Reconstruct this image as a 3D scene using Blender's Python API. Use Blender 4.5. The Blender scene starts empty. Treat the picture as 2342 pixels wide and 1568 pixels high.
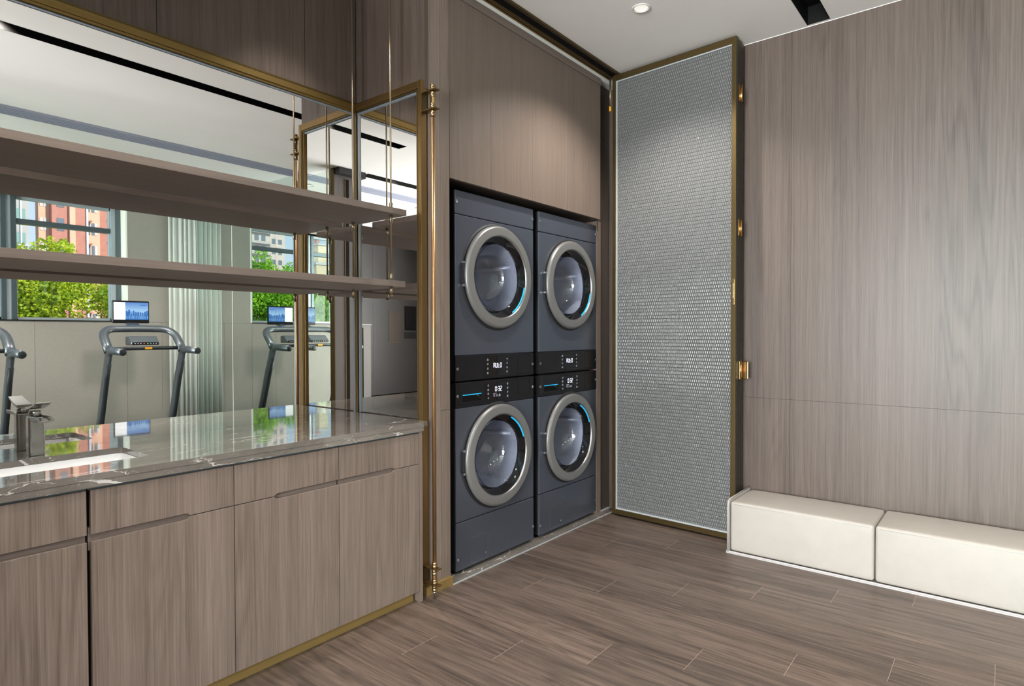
import bpy, bmesh, math, random
from mathutils import Vector, Matrix
random.seed(7)
SC = bpy.context.scene
COL = SC.collection
PI = math.pi
rad = math.radians

# ------------------------------------------------------------------ camera
YAW, PIT, ROL, EYE = rad(38.7414), rad(0.9486), rad(-0.1122), 1.3
F = Vector((math.cos(YAW) * math.cos(PIT), math.sin(YAW) * math.cos(PIT), -math.sin(PIT)))
R = Vector((math.sin(YAW), -math.cos(YAW), 0))
U = R.cross(F)
R2 = R * math.cos(ROL) + U * math.sin(ROL)
U2 = -R * math.sin(ROL) + U * math.cos(ROL)
cd = bpy.data.cameras.new('camera')
cam = bpy.data.objects.new('camera', cd)
COL.objects.link(cam)
M = Matrix((R2, U2, -F)).transposed().to_4x4()
M.translation = Vector((0, 0, EYE))
cam.matrix_world = M
cd.sensor_width = 36.0
cd.lens = 36.0 * 1403.55 / 2342.0
cd.clip_start = 0.02
cd.clip_end = 500
SC.camera = cam

# ------------------------------------------------------------------ view, world, sun
SC.view_settings.view_transform = 'Standard'
SC.view_settings.look = 'None'
SC.view_settings.gamma = 1.0
SC.view_settings.use_curve_mapping = False
SC.view_settings.exposure = 0.85
cy = SC.cycles
cy.use_denoising = True
cy.max_bounces = 14
cy.diffuse_bounces = 5
cy.glossy_bounces = 8
cy.transmission_bounces = 8
cy.transparent_max_bounces = 16
cy.sample_clamp_indirect = 6.0

CEIL = 3.127
world = bpy.data.worlds.new('sky')
SC.world = world
world.use_nodes = True
wn = world.node_tree.nodes
wl = world.node_tree.links
bg = wn['Background']
tc = wn.new('ShaderNodeTexCoord')
sx = wn.new('ShaderNodeSeparateXYZ')
cr = wn.new('ShaderNodeValToRGB')
cr.color_ramp.elements[0].position = 0.0
cr.color_ramp.elements[0].color = (0.72, 0.86, 1.0, 1)
cr.color_ramp.elements[1].position = 0.55
cr.color_ramp.elements[1].color = (0.25, 0.52, 1.0, 1)
wl.new(tc.outputs['Generated'], sx.inputs[0])
wl.new(sx.outputs['Z'], cr.inputs[0])
wl.new(cr.outputs[0], bg.inputs[0])
bg.inputs[1].default_value = 0.8


def lamp(name, kind, loc, rot, energy, color=(1, 1, 1), size=0.1, size_y=None, spot=None):
    d = bpy.data.lights.new(name, kind)
    d.energy = energy
    d.color = color
    if kind == 'AREA':
        d.size = size
        if size_y:
            d.shape = 'RECTANGLE'
            d.size_y = size_y
        else:
            d.shape = 'DISK'
    elif kind == 'SPOT':
        d.shadow_soft_size = size
        d.spot_size = spot
        d.spot_blend = 0.75
    o = bpy.data.objects.new(name, d)
    o.location = loc
    o.rotation_euler = rot
    COL.objects.link(o)
    return o


sun = lamp('sun', 'SUN', (0, 10, 20), (0, 0, 0), 4.4, (1, 0.95, 0.86))
sun.rotation_euler = Vector((-0.25, -0.75, -0.62)).to_track_quat('-Z', 'Y').to_euler()
sun.data.angle = rad(1)
# added fill light behind the made-up gym glazing (window_5), tilted up at the ceiling
lamp('added_daylight_fill', 'AREA', (-5.70, 0.4, 1.55), (0, rad(-90 - 26), 0), 1100, (0.97, 0.98, 1.0), 2.7, 4.2)
# recessed downlights: x, y, z, watts, cone
DL = [(3.172, 1.61, CEIL, 60, 125), (1.65, 2.40, CEIL, 26, 84), (0.15, 2.40, CEIL, 26, 84), (0.25, 1.61, CEIL, 50, 125), (-1.4, 1.61, CEIL, 50, 125),
      (3.1, -1.75, CEIL, 110, 140), (1.5, -1.75, CEIL, 110, 140), (-0.20, -1.18, CEIL, 90, 140), (-2.0, -1.18, CEIL, 30, 130), (-3.4, -1.18, CEIL, 16, 110)]
DLS = [(0.95, 0.87, CEIL + 0.08, 60, 120), (-0.80, -0.26, CEIL + 0.08, 40, 120), (-2.2, -0.26, CEIL + 0.08, 20, 120), (-3.6, -0.26, CEIL + 0.08, 16, 120)]
for p in DL + DLS:
    lamp('downlight_beam', 'SPOT', (p[0], p[1], p[2] - 0.022), (0, 0, 0), p[3] * 1.15, (1.0, 0.94, 0.87), 0.035 if p[1] > 0 else 0.12, spot=rad(p[4]))


# ------------------------------------------------------------------ node helpers
def newmat(name):
    m = bpy.data.materials.new(name)
    m.use_nodes = True
    nt = m.node_tree
    return m, nt, nt.nodes['Principled BSDF']


def setp(b, **k):
    for n, v in k.items():
        n = n.replace('_', ' ')
        b.inputs[n].default_value = v


def math_n(nt, op, a, b=None, c=None):
    n = nt.nodes.new('ShaderNodeMath')
    n.operation = op
    for i, v in enumerate((a, b, c)):
        if v is None:
            continue
        if isinstance(v, (int, float)):
            n.inputs[i].default_value = v
        else:
            nt.links.new(v, n.inputs[i])
    return n.outputs[0]


def ramp(nt, fac, stops):
    n = nt.nodes.new('ShaderNodeValToRGB')
    e = n.color_ramp.elements
    while len(e) < len(stops):
        e.new(0.5)
    for i, (p, c) in enumerate(stops):
        e[i].position = p
        e[i].color = (*c, 1) if len(c) == 3 else c
    nt.links.new(fac, n.inputs[0])
    return n.outputs[0]


def mixc(nt, fac, a, b, mode='MIX'):
    n = nt.nodes.new('ShaderNodeMix')
    n.data_type = 'RGBA'
    n.blend_type = mode
    for s, v in ((n.inputs[0], fac), (n.inputs[6], a), (n.inputs[7], b)):
        if isinstance(v, (int, float)):
            s.default_value = v
        elif isinstance(v, tuple):
            s.default_value = (*v, 1)
        else:
            nt.links.new(v, s)
    return n.outputs[2]


def noise(nt, vec, scale=1.0, detail=3.0, rough=0.5, dist=0.0):
    n = nt.nodes.new('ShaderNodeTexNoise')
    n.inputs['Scale'].default_value = scale
    n.inputs['Detail'].default_value = detail
    n.inputs['Roughness'].default_value = rough
    n.inputs['Distortion'].default_value = dist
    nt.links.new(vec, n.inputs['Vector'])
    return n.outputs[0]


def mapping(nt, vec, scale, loc=(0, 0, 0)):
    n = nt.nodes.new('ShaderNodeMapping')
    n.inputs['Scale'].default_value = scale
    n.inputs['Location'].default_value = loc
    nt.links.new(vec, n.inputs['Vector'])
    return n.outputs[0]


def position(nt, rnd=True):
    g = nt.nodes.new('ShaderNodeNewGeometry')
    if not rnd:
        return g.outputs['Position']
    oi = nt.nodes.new('ShaderNodeObjectInfo')
    r = math_n(nt, 'MULTIPLY', oi.outputs['Random'], 13.7)
    v = nt.nodes.new('ShaderNodeVectorMath')
    v.operation = 'ADD'
    nt.links.new(g.outputs['Position'], v.inputs[0])
    nt.links.new(r, v.inputs[1])
    return v.outputs[0]


def bump(nt, b, h, strength=0.2, dist=0.002):
    n = nt.nodes.new('ShaderNodeBump')
    n.inputs['Strength'].default_value = strength
    n.inputs['Distance'].default_value = dist
    nt.links.new(h, n.inputs['Height'])
    nt.links.new(n.outputs[0], b.inputs['Normal'])


def wood(name, dark, light, axis='Z', rough=0.42, contrast=1.0, spec=0.4):
    m, nt, b = newmat(name)
    p = position(nt)

    def st(across, along):
        return {'Z': (across, across, along), 'X': (along, across, across), 'Y': (across, along, across)}[axis]
    warp = noise(nt, mapping(nt, p, st(2.2, 0.45)), 1, 2, 0.5)
    big = noise(nt, mapping(nt, p, st(6.0, 0.40)), 1, 1.5, 0.45, 0.35)
    rings = math_n(nt, 'SINE', math_n(nt, 'MULTIPLY', big, 95.0))
    rings = math_n(nt, 'MULTIPLY_ADD', rings, 0.5, 0.5)
    rings = math_n(nt, 'POWER', rings, 2.2)
    mid = noise(nt, mapping(nt, p, st(70, 0.8)), 1, 4, 0.65, 0.5)
    fine = noise(nt, mapping(nt, p, st(360, 5.0)), 1, 2, 0.65)
    band = noise(nt, mapping(nt, p, st(14, 0.10)), 1, 2, 0.5)
    mask = math_n(nt, 'SMOOTH_MIN', 1.0, math_n(nt, 'MULTIPLY', math_n(nt, 'MAXIMUM', math_n(nt, 'SUBTRACT', warp, 0.47), 0.0), 5.0), 0.1)
    f = math_n(nt, 'MULTIPLY', mid, 0.45)
    f = math_n(nt, 'ADD', f, math_n(nt, 'MULTIPLY', fine, 0.48))
    f = math_n(nt, 'ADD', f, math_n(nt, 'MULTIPLY', band, 0.26))
    f = math_n(nt, 'SUBTRACT', f, math_n(nt, 'MULTIPLY', math_n(nt, 'MULTIPLY', rings, mask), 0.13 * contrast))
    f = math_n(nt, 'MULTIPLY_ADD', math_n(nt, 'SUBTRACT', f, 0.56), 2.3 * contrast, 0.52)
    c = ramp(nt, f, [(0.0, dark), (1.0, light)])
    nt.links.new(c, b.inputs['Base Color'])
    setp(b, Roughness=rough)
    b.inputs['Specular IOR Level'].default_value = spec
    bump(nt, b, fine, 0.12, 0.001)
    return m


def plain(name, col, rough=0.5, metal=0.0, spec=0.5, emis=None, es=0.0, coat=0.0):
    m, nt, b = newmat(name)
    b.inputs['Base Color'].default_value = (*col, 1)
    setp(b, Roughness=rough, Metallic=metal)
    b.inputs['Specular IOR Level'].default_value = spec
    if emis:
        b.inputs['Emission Color'].default_value = (*emis, 1)
        b.inputs['Emission Strength'].default_value = es
    if coat:
        b.inputs['Coat Weight'].default_value = coat
        b.inputs['Coat Roughness'].default_value = 0.05
    return m


def textured(name, c1, c2, scale=(40, 40, 40), rough=0.5, metal=0.0, bstr=0.0, spec=0.5, detail=4):
    m, nt, b = newmat(name)
    n = noise(nt, mapping(nt, position(nt), scale), 1, detail, 0.6)
    nt.links.new(ramp(nt, n, [(0.3, c1), (0.7, c2)]), b.inputs['Base Color'])
    setp(b, Roughness=rough, Metallic=metal)
    b.inputs['Specular IOR Level'].default_value = spec
    if bstr:
        bump(nt, b, n, bstr, 0.001)
    return m


MT = {}
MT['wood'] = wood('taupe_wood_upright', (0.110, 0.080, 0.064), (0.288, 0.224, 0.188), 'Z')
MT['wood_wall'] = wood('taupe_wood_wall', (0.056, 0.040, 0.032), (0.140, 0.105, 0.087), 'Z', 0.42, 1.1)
MT['wood_up'] = wood('taupe_wood_overhead', (0.105, 0.077, 0.061), (0.215, 0.166, 0.137), 'Z', 0.45, 0.7)
MT['wood_x'] = wood('taupe_wood_lengthwise', (0.125, 0.094, 0.079), (0.255, 0.203, 0.176), 'X', 0.5, 0.7)
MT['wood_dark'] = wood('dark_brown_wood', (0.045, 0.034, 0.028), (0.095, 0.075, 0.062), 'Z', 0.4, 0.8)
MT['wood_gym'] = wood('grey_brown_wood', (0.10, 0.088, 0.085), (0.19, 0.168, 0.162), 'Z', 0.35, 0.5)
MT['halfwall'] = textured('darkened_beige_half_wall', (0.13, 0.122, 0.112), (0.15, 0.14, 0.13), (50, 50, 50), 0.7)  # base colour darkened to offset the strong light on the half wall
MT['gym_panel'] = None
MT['gap'] = plain('shadow_gap_black', (0.003, 0.003, 0.003), 0.8, 0, 0.15)
MT['black'] = plain('satin_black', (0.012, 0.012, 0.013), 0.4)
MT['ceil'] = textured('ceiling_paint', (0.88, 0.86, 0.84), (0.91, 0.89, 0.87), (3, 3, 3), 0.9)
MT['beige'] = textured('beige_wall_panel', (0.31, 0.28, 0.25), (0.345, 0.312, 0.28), (60, 60, 60), 0.7, bstr=0.05)
MT['white'] = plain('white_paint', (0.82, 0.82, 0.80), 0.5)
MT['reveal'] = plain('cream_reveal', (0.93, 0.90, 0.82), 0.6)
MT['winmetal'] = plain('grey_blue_window_metal', (0.12, 0.15, 0.17), 0.35, 0.6)
MT['winmetal_l'] = plain('pale_window_metal', (0.45, 0.50, 0.54), 0.4, 0.3)
MT['bronze'] = textured('brushed_bronze', (0.235, 0.147, 0.058), (0.27, 0.172, 0.070), (300, 300, 2), 0.36, 0.9, detail=2)
MT['bronze_x'] = textured('brushed_bronze_lengthwise', (0.20, 0.13, 0.042), (0.235, 0.155, 0.052), (2, 300, 300), 0.42, 0.85, detail=2)
MT['bronze_d'] = textured('dark_bronze', (0.10, 0.068, 0.026), (0.12, 0.082, 0.032), (200, 200, 2), 0.42, 0.8, detail=2)
MT['plinth'] = textured('satin_gold_plinth', (0.40, 0.27, 0.095), (0.46, 0.32, 0.12), (3, 200, 200), 0.45, 0.55)
MT['brass'] = plain('polished_brass', (0.62, 0.40, 0.17), 0.22, 1.0)
MT['brass_old'] = textured('aged_brass', (0.36, 0.25, 0.13), (0.55, 0.40, 0.22), (30, 30, 30), 0.3, 1.0)
MT['rod'] = plain('copper_bronze_rod', (0.42, 0.25, 0.12), 0.36, 0.9)
MT['nickel'] = plain('champagne_nickel', (0.34, 0.27, 0.18), 0.36, 0.9)
MT['chrome'] = plain('brushed_gunmetal', (0.50, 0.485, 0.465), 0.24, 1.0)
MT['screw'] = plain('steel_screw', (0.5, 0.52, 0.55), 0.3, 1.0)
MT['ceramic'] = plain('white_ceramic', (0.86, 0.87, 0.87), 0.08, 0, 0.6)
MT['rubber'] = plain('black_rubber', (0.02, 0.02, 0.022), 0.6)
MT['bead'] = plain('pale_glazing_bead', (0.40, 0.43, 0.44), 0.4)
MT['bead_b'] = plain('bevelled_mirror_edge', (0.36, 0.42, 0.50), 0.2, 0.5)
MT['curtain'] = None


def mirror_mat(name, col, rough=0.0):
    m, nt, b = newmat(name)
    b.inputs['Base Color'].default_value = (*col, 1)
    setp(b, Metallic=1.0, Roughness=rough)
    return m


MT['mirror'] = mirror_mat('silver_mirror', (0.81, 0.80, 0.785))
MT['mirror_g'] = mirror_mat('greenish_mirror', (0.76, 0.83, 0.80))


def glass_mat(name, tint, refl=0.10, rough=0.0, fres=True):
    """thin pane: lets light straight through with a tint and mirrors a little"""
    m = bpy.data.materials.new(name)
    m.use_nodes = True
    nt = m.node_tree
    nt.nodes.clear()
    out = nt.nodes.new('ShaderNodeOutputMaterial')
    tr = nt.nodes.new('ShaderNodeBsdfTransparent')
    tr.inputs[0].default_value = (*tint, 1)
    gl = nt.nodes.new('ShaderNodeBsdfGlossy')
    gl.inputs['Roughness'].default_value = rough
    mx = nt.nodes.new('ShaderNodeMixShader')
    if fres:
        lw = nt.nodes.new('ShaderNodeLayerWeight')
        lw.inputs[0].default_value = 0.35
        f = math_n(nt, 'MULTIPLY_ADD', lw.outputs['Fresnel'], 1.0, refl * 0.3)
        f = math_n(nt, 'MINIMUM', f, 0.9)
        nt.links.new(f, mx.inputs[0])
    else:
        mx.inputs[0].default_value = refl
    nt.links.new(tr.outputs[0], mx.inputs[1])
    nt.links.new(gl.outputs[0], mx.inputs[2])
    nt.links.new(mx.outputs[0], out.inputs[0])
    return m


MT['pane'] = glass_mat('window_glass', (0.97, 0.99, 0.98), 0.04, 0, False)
MT['pane_g'] = glass_mat('greenish_partition_glass', (0.90, 0.96, 0.93), 0.06, 0, False)
MT['port'] = glass_mat('blue_porthole_glass', (0.86, 0.89, 0.98), 0.12, 0.03, False)


def floor_mat():
    m, nt, b = newmat('brown_plank_floor')
    g = nt.nodes.new('ShaderNodeNewGeometry')
    s = nt.nodes.new('ShaderNodeSeparateXYZ')
    nt.links.new(g.outputs['Position'], s.inputs[0])
    X, Y = s.outputs['X'], s.outputs['Y']
    u = math_n(nt, 'DIVIDE', math_n(nt, 'SUBTRACT', X, 1.84), 0.2)
    i = math_n(nt, 'FLOOR', u)
    fu = math_n(nt, 'FRACT', u)
    v = math_n(nt, 'DIVIDE', math_n(nt, 'ADD', math_n(nt, 'SUBTRACT', Y, 1.578), math_n(nt, 'MULTIPLY', i, 0.3125)), 1.25)
    j = math_n(nt, 'FLOOR', v)
    fv = math_n(nt, 'FRACT', v)
    # plank id
    cmb = nt.nodes.new('ShaderNodeCombineXYZ')
    nt.links.new(i, cmb.inputs[0])
    nt.links.new(j, cmb.inputs[1])
    wnz = nt.nodes.new('ShaderNodeTexWhiteNoise')
    wnz.noise_dimensions = '3D'
    nt.links.new(cmb.outputs[0], wnz.inputs['Vector'])
    off = nt.nodes.new('ShaderNodeVectorMath')
    off.operation = 'MULTIPLY_ADD'
    nt.links.new(wnz.outputs['Color'], off.inputs[0])
    off.inputs[1].default_value = (7, 7, 7)
    nt.links.new(g.outputs['Position'], off.inputs[2])
    p = off.outputs[0]
    big = noise(nt, mapping(nt, p, (9, 0.9, 1)), 1, 2, 0.5, 0.8)
    rings = math_n(nt, 'MULTIPLY_ADD', math_n(nt, 'SINE', math_n(nt, 'MULTIPLY', big, 46.0)), 0.5, 0.5)
    mid = noise(nt, mapping(nt, p, (62, 1.6, 1)), 1, 5, 0.7, 0.5)
    fine = noise(nt, mapping(nt, p, (330, 7, 1)), 1, 2, 0.65)
    streak = noise(nt, mapping(nt, p, (14, 0.7, 1)), 1, 3, 0.55, 0.2)
    f = math_n(nt, 'ADD', math_n(nt, 'MULTIPLY', mid, 0.50), math_n(nt, 'MULTIPLY', fine, 0.28))
    f = math_n(nt, 'ADD', f, math_n(nt, 'MULTIPLY', streak, 0.40))
    f = math_n(nt, 'SUBTRACT', f, math_n(nt, 'MULTIPLY', math_n(nt, 'POWER', rings, 3.0), 0.07))
    f = math_n(nt, 'ADD', f, math_n(nt, 'MULTIPLY', math_n(nt, 'SUBTRACT', wnz.outputs['Value'], 0.5), 0.10))
    f = math_n(nt, 'MULTIPLY_ADD', math_n(nt, 'SUBTRACT', f, 0.57), 2.7, 0.5)
    c = ramp(nt, f, [(0.0, (0.030, 0.021, 0.018)), (0.42, (0.100, 0.070, 0.056)), (1.0, (0.235, 0.170, 0.138))])
    tone = noise(nt, mapping(nt, p, (5, 0.5, 1)), 1, 1, 0.5)
    c = mixc(nt, math_n(nt, 'MULTIPLY', tone, 0.5), c, (0.105, 0.084, 0.068), 'MIX')
    # joints: pale hairlines at butt ends, faint ones along the length
    je = math_n(nt, 'LESS_THAN', fv, 0.0016)
    jl = math_n(nt, 'LESS_THAN', fu, 0.009)
    c = mixc(nt, math_n(nt, 'MULTIPLY', jl, 0.35), c, (0.10, 0.07, 0.055))
    c = mixc(nt, math_n(nt, 'MULTIPLY', je, 0.65), c, (0.40, 0.31, 0.25))
    nt.links.new(c, b.inputs['Base Color'])
    setp(b, Roughness=0.38)
    b.inputs['Specular IOR Level'].default_value = 0.42
    bump(nt, b, fine, 0.10, 0.001)
    return m


def marble_mat(name='grey_brown_marble', base=(0.155, 0.137, 0.120), lite=(0.22, 0.197, 0.175)):
    m, nt, b = newmat(name)
    p = position(nt, False)
    cl = noise(nt, mapping(nt, p, (6, 9, 9)), 1, 6, 0.65, 0.6)
    c = ramp(nt, cl, [(0.3, base), (0.7, lite)])
    vec = mapping(nt, p, (2.6, 9, 9))
    d = noise(nt, vec, 0.9, 5, 0.6)
    vv = nt.nodes.new('ShaderNodeVectorMath')
    vv.operation = 'MULTIPLY_ADD'
    nt.links.new(d, vv.inputs[0])
    vv.inputs[1].default_value = (1.6, 1.6, 1.6)
    nt.links.new(vec, vv.inputs[2])
    vo = nt.nodes.new('ShaderNodeTexVoronoi')
    vo.feature = 'DISTANCE_TO_EDGE'
    vo.inputs['Scale'].default_value = 1.1
    nt.links.new(vv.outputs[0], vo.inputs['Vector'])
    br = noise(nt, mapping(nt, p, (5, 5, 5), (3, 1, 2)), 1, 3, 0.6)
    w = math_n(nt, 'MULTIPLY', math_n(nt, 'MAXIMUM', math_n(nt, 'SUBTRACT', br, 0.47), 0.0), 0.14)
    vein = math_n(nt, 'LESS_THAN', vo.outputs[0], w)
    vo2 = nt.nodes.new('ShaderNodeTexVoronoi')
    vo2.feature = 'DISTANCE_TO_EDGE'
    vo2.inputs['Scale'].default_value = 2.7
    nt.links.new(vv.outputs[0], vo2.inputs['Vector'])
    vein2 = math_n(nt, 'MULTIPLY', math_n(nt, 'LESS_THAN', vo2.outputs[0], 0.005), 0.28)
    vf = math_n(nt, 'MAXIMUM', vein, vein2)
    c = mixc(nt, vf, c, (0.66, 0.63, 0.60))
    nt.links.new(c, b.inputs['Base Color'])
    setp(b, Roughness=0.045)
    b.inputs['Specular IOR Level'].default_value = 0.75
    b.inputs['Coat Weight'].default_value = 0.5
    b.inputs['Coat Roughness'].default_value = 0.02
    return m


def door_glass_mat(name='woven_pattern_glass', base=0.26, trans=0.45, rough=0.10):
    m, nt, b = newmat(name)
    g = nt.nodes.new('ShaderNodeNewGeometry')
    s = nt.nodes.new('ShaderNodeSeparateXYZ')
    nt.links.new(g.outputs['Position'], s.inputs[0])
    v = math_n(nt, 'DIVIDE', s.outputs['Z'], 0.0232)
    row = math_n(nt, 'FLOOR', v)
    fv = math_n(nt, 'FRACT', v)
    sh = math_n(nt, 'MULTIPLY', math_n(nt, 'MODULO', row, 2.0), 0.5)
    u = math_n(nt, 'ADD', math_n(nt, 'DIVIDE', math_n(nt, 'ADD', s.outputs['Y'], 10.0), 0.0145), sh)
    fu = math_n(nt, 'FRACT', u)
    pu = math_n(nt, 'MULTIPLY', math_n(nt, 'SUBTRACT', fu, 0.5), 2.0)
    pv = math_n(nt, 'MULTIPLY', math_n(nt, 'SUBTRACT', fv, 0.5), 2.0)
    hu = math_n(nt, 'SUBTRACT', 1.0, math_n(nt, 'MULTIPLY', pu, pu))
    hv = math_n(nt, 'SUBTRACT', 1.0, math_n(nt, 'POWER', math_n(nt, 'ABSOLUTE', pv), 6.0))
    h = math_n(nt, 'MULTIPLY', math_n(nt, 'POWER', hu, 0.6), hv)
    c = ramp(nt, h, [(0.0, (base, base * 1.01, base * 1.01)), (1.0, (base * 1.15, base * 1.17, base * 1.16))])
    nt.links.new(c, b.inputs['Base Color'])
    setp(b, Roughness=rough)
    b.inputs['Transmission Weight'].default_value = trans
    b.inputs['IOR'].default_value = 1.45
    b.inputs['Specular IOR Level'].default_value = 1.0
    lo = noise(nt, mapping(nt, g.outputs['Position'], (1.0, 5.0, 3.0)), 1, 2, 0.5)
    h = math_n(nt, 'ADD', h, math_n(nt, 'MULTIPLY', lo, 0.8))
    bump(nt, b, h, 1.0, 0.005)
    return m


def drum_mat():
    m, nt, b = newmat('perforated_steel_drum')
    tcd = nt.nodes.new('ShaderNodeUVMap')
    s = nt.nodes.new('ShaderNodeSeparateXYZ')
    nt.links.new(tcd.outputs[0], s.inputs[0])
    v = s.outputs['Y']
    row = math_n(nt, 'FLOOR', v)
    sh = math_n(nt, 'MULTIPLY', math_n(nt, 'MODULO', row, 2.0), 0.5)
    fu = math_n(nt, 'SUBTRACT', math_n(nt, 'FRACT', math_n(nt, 'ADD', s.outputs['X'], sh)), 0.5)
    fv = math_n(nt, 'SUBTRACT', math_n(nt, 'FRACT', v), 0.5)
    d = math_n(nt, 'SQRT', math_n(nt, 'ADD', math_n(nt, 'MULTIPLY', fu, fu), math_n(nt, 'MULTIPLY', fv, fv)))
    hole = math_n(nt, 'LESS_THAN', d, 0.2)
    c = mixc(nt, hole, (0.74, 0.75, 0.80), (0.20, 0.20, 0.23))
    nt.links.new(c, b.inputs['Base Color'])
    setp(b, Roughness=0.36, Metallic=0.5)
    bump(nt, b, d, 0.6, 0.006)
    return m


def curtain_mat():
    m, nt, b = newmat('sheer_white_curtain')
    b.inputs['Base Color'].default_value = (0.92, 0.92, 0.89, 1)
    setp(b, Roughness=0.9)
    tr = nt.nodes.new('ShaderNodeBsdfTranslucent')
    tr.inputs[0].default_value = (0.84, 0.86, 0.83, 1)
    mx = nt.nodes.new('ShaderNodeMixShader')
    mx.inputs[0].default_value = 0.45
    nt.links.new(b.outputs[0], mx.inputs[1])
    nt.links.new(tr.outputs[0], mx.inputs[2])
    nt.links.new(mx.outputs[0], nt.nodes['Material Output'].inputs[0])
    return m


_g = wood('dark_glossy_gym_wood', (0.045, 0.042, 0.041), (0.075, 0.070, 0.069), 'Z', 0.42, 0.5, 0.35)
_g.node_tree.nodes['Principled BSDF'].inputs['Coat Weight'].default_value = 0.0
_g.node_tree.nodes['Principled BSDF'].inputs['Coat Roughness'].default_value = 0.28
MT['gym_panel'] = _g
MT['floor'] = floor_mat()
MT['marble'] = marble_mat()
MT['doorglass'] = door_glass_mat()
MT['doorglass_b'] = door_glass_mat('woven_pattern_glass_rear', 0.18, 0.0, 0.3)
MT['drum'] = drum_mat()
MT['curtain'] = curtain_mat()
MT['steelblue'] = textured('slate_blue_metallic_paint', (0.125, 0.140, 0.180), (0.132, 0.148, 0.190), (300, 300, 300), 0.30, 0.65)
MT['panel'] = plain('black_control_panel', (0.010, 0.010, 0.012), 0.30, 0, 0.30)
MT['gloss'] = plain('gloss_black_bezel', (0.006, 0.006, 0.008), 0.06, 0, 0.5)
MT['ring'] = plain('warm_grey_satin_metal', (0.24, 0.236, 0.232), 0.36, 0.4)
MT['ring_l'] = plain('bright_ring_edge', (0.42, 0.41, 0.40), 0.28, 0.9)
MT['cyan'] = plain('cyan_strip', (0.01, 0.25, 0.42), 0.4, 0, 0.3, (0.015, 0.36, 0.72), 0.55)
MT['led'] = plain('white_led', (0.8, 0.8, 0.9), 0.4, 0, 0.5, (0.80, 0.81, 1.0), 0.45)
MT['led_dim'] = plain('dim_led', (0.4, 0.4, 0.45), 0.4, 0, 0.5, (0.6, 0.6, 0.72), 0.16)
MT['red'] = plain('red_led', (0.7, 0.05, 0.03), 0.4, 0, 0.5, (1, 0.1, 0.05), 0.6)
MT['green'] = plain('green_led', (0.05, 0.5, 0.1), 0.4, 0, 0.5, (0.1, 0.8, 0.2), 0.5)
MT['orange'] = plain('orange_plastic', (0.85, 0.40, 0.02), 0.35)
MT['leather'] = textured('cream_leather', (0.395, 0.36, 0.325), (0.42, 0.383, 0.345), (12, 12, 12), 0.5, 0, 0.04, 0.35)
MT['piping'] = plain('pale_grey_leatherette', (0.48, 0.45, 0.44), 0.5)
MT['tread'] = plain('graphite_frame_metal', (0.15, 0.165, 0.185), 0.3, 0.7)
MT['tread_d'] = plain('dark_handle_rubber', (0.02, 0.022, 0.027), 0.45)
MT['belt'] = plain('running_belt', (0.02, 0.02, 0.022), 0.7)
MT['lamp_on'] = plain('lamp_lens', (0.85, 0.83, 0.78), 0.3, 0, 0.5, (1.0, 0.95, 0.86), 0.35)
MT['slotblack'] = plain('black_slot_paint', (0.004, 0.004, 0.004), 0.7, 0, 0.2)
MT['diffuser'] = plain('grey_blue_diffuser', (0.44, 0.46, 0.56), 0.5, 0.2)


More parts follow.
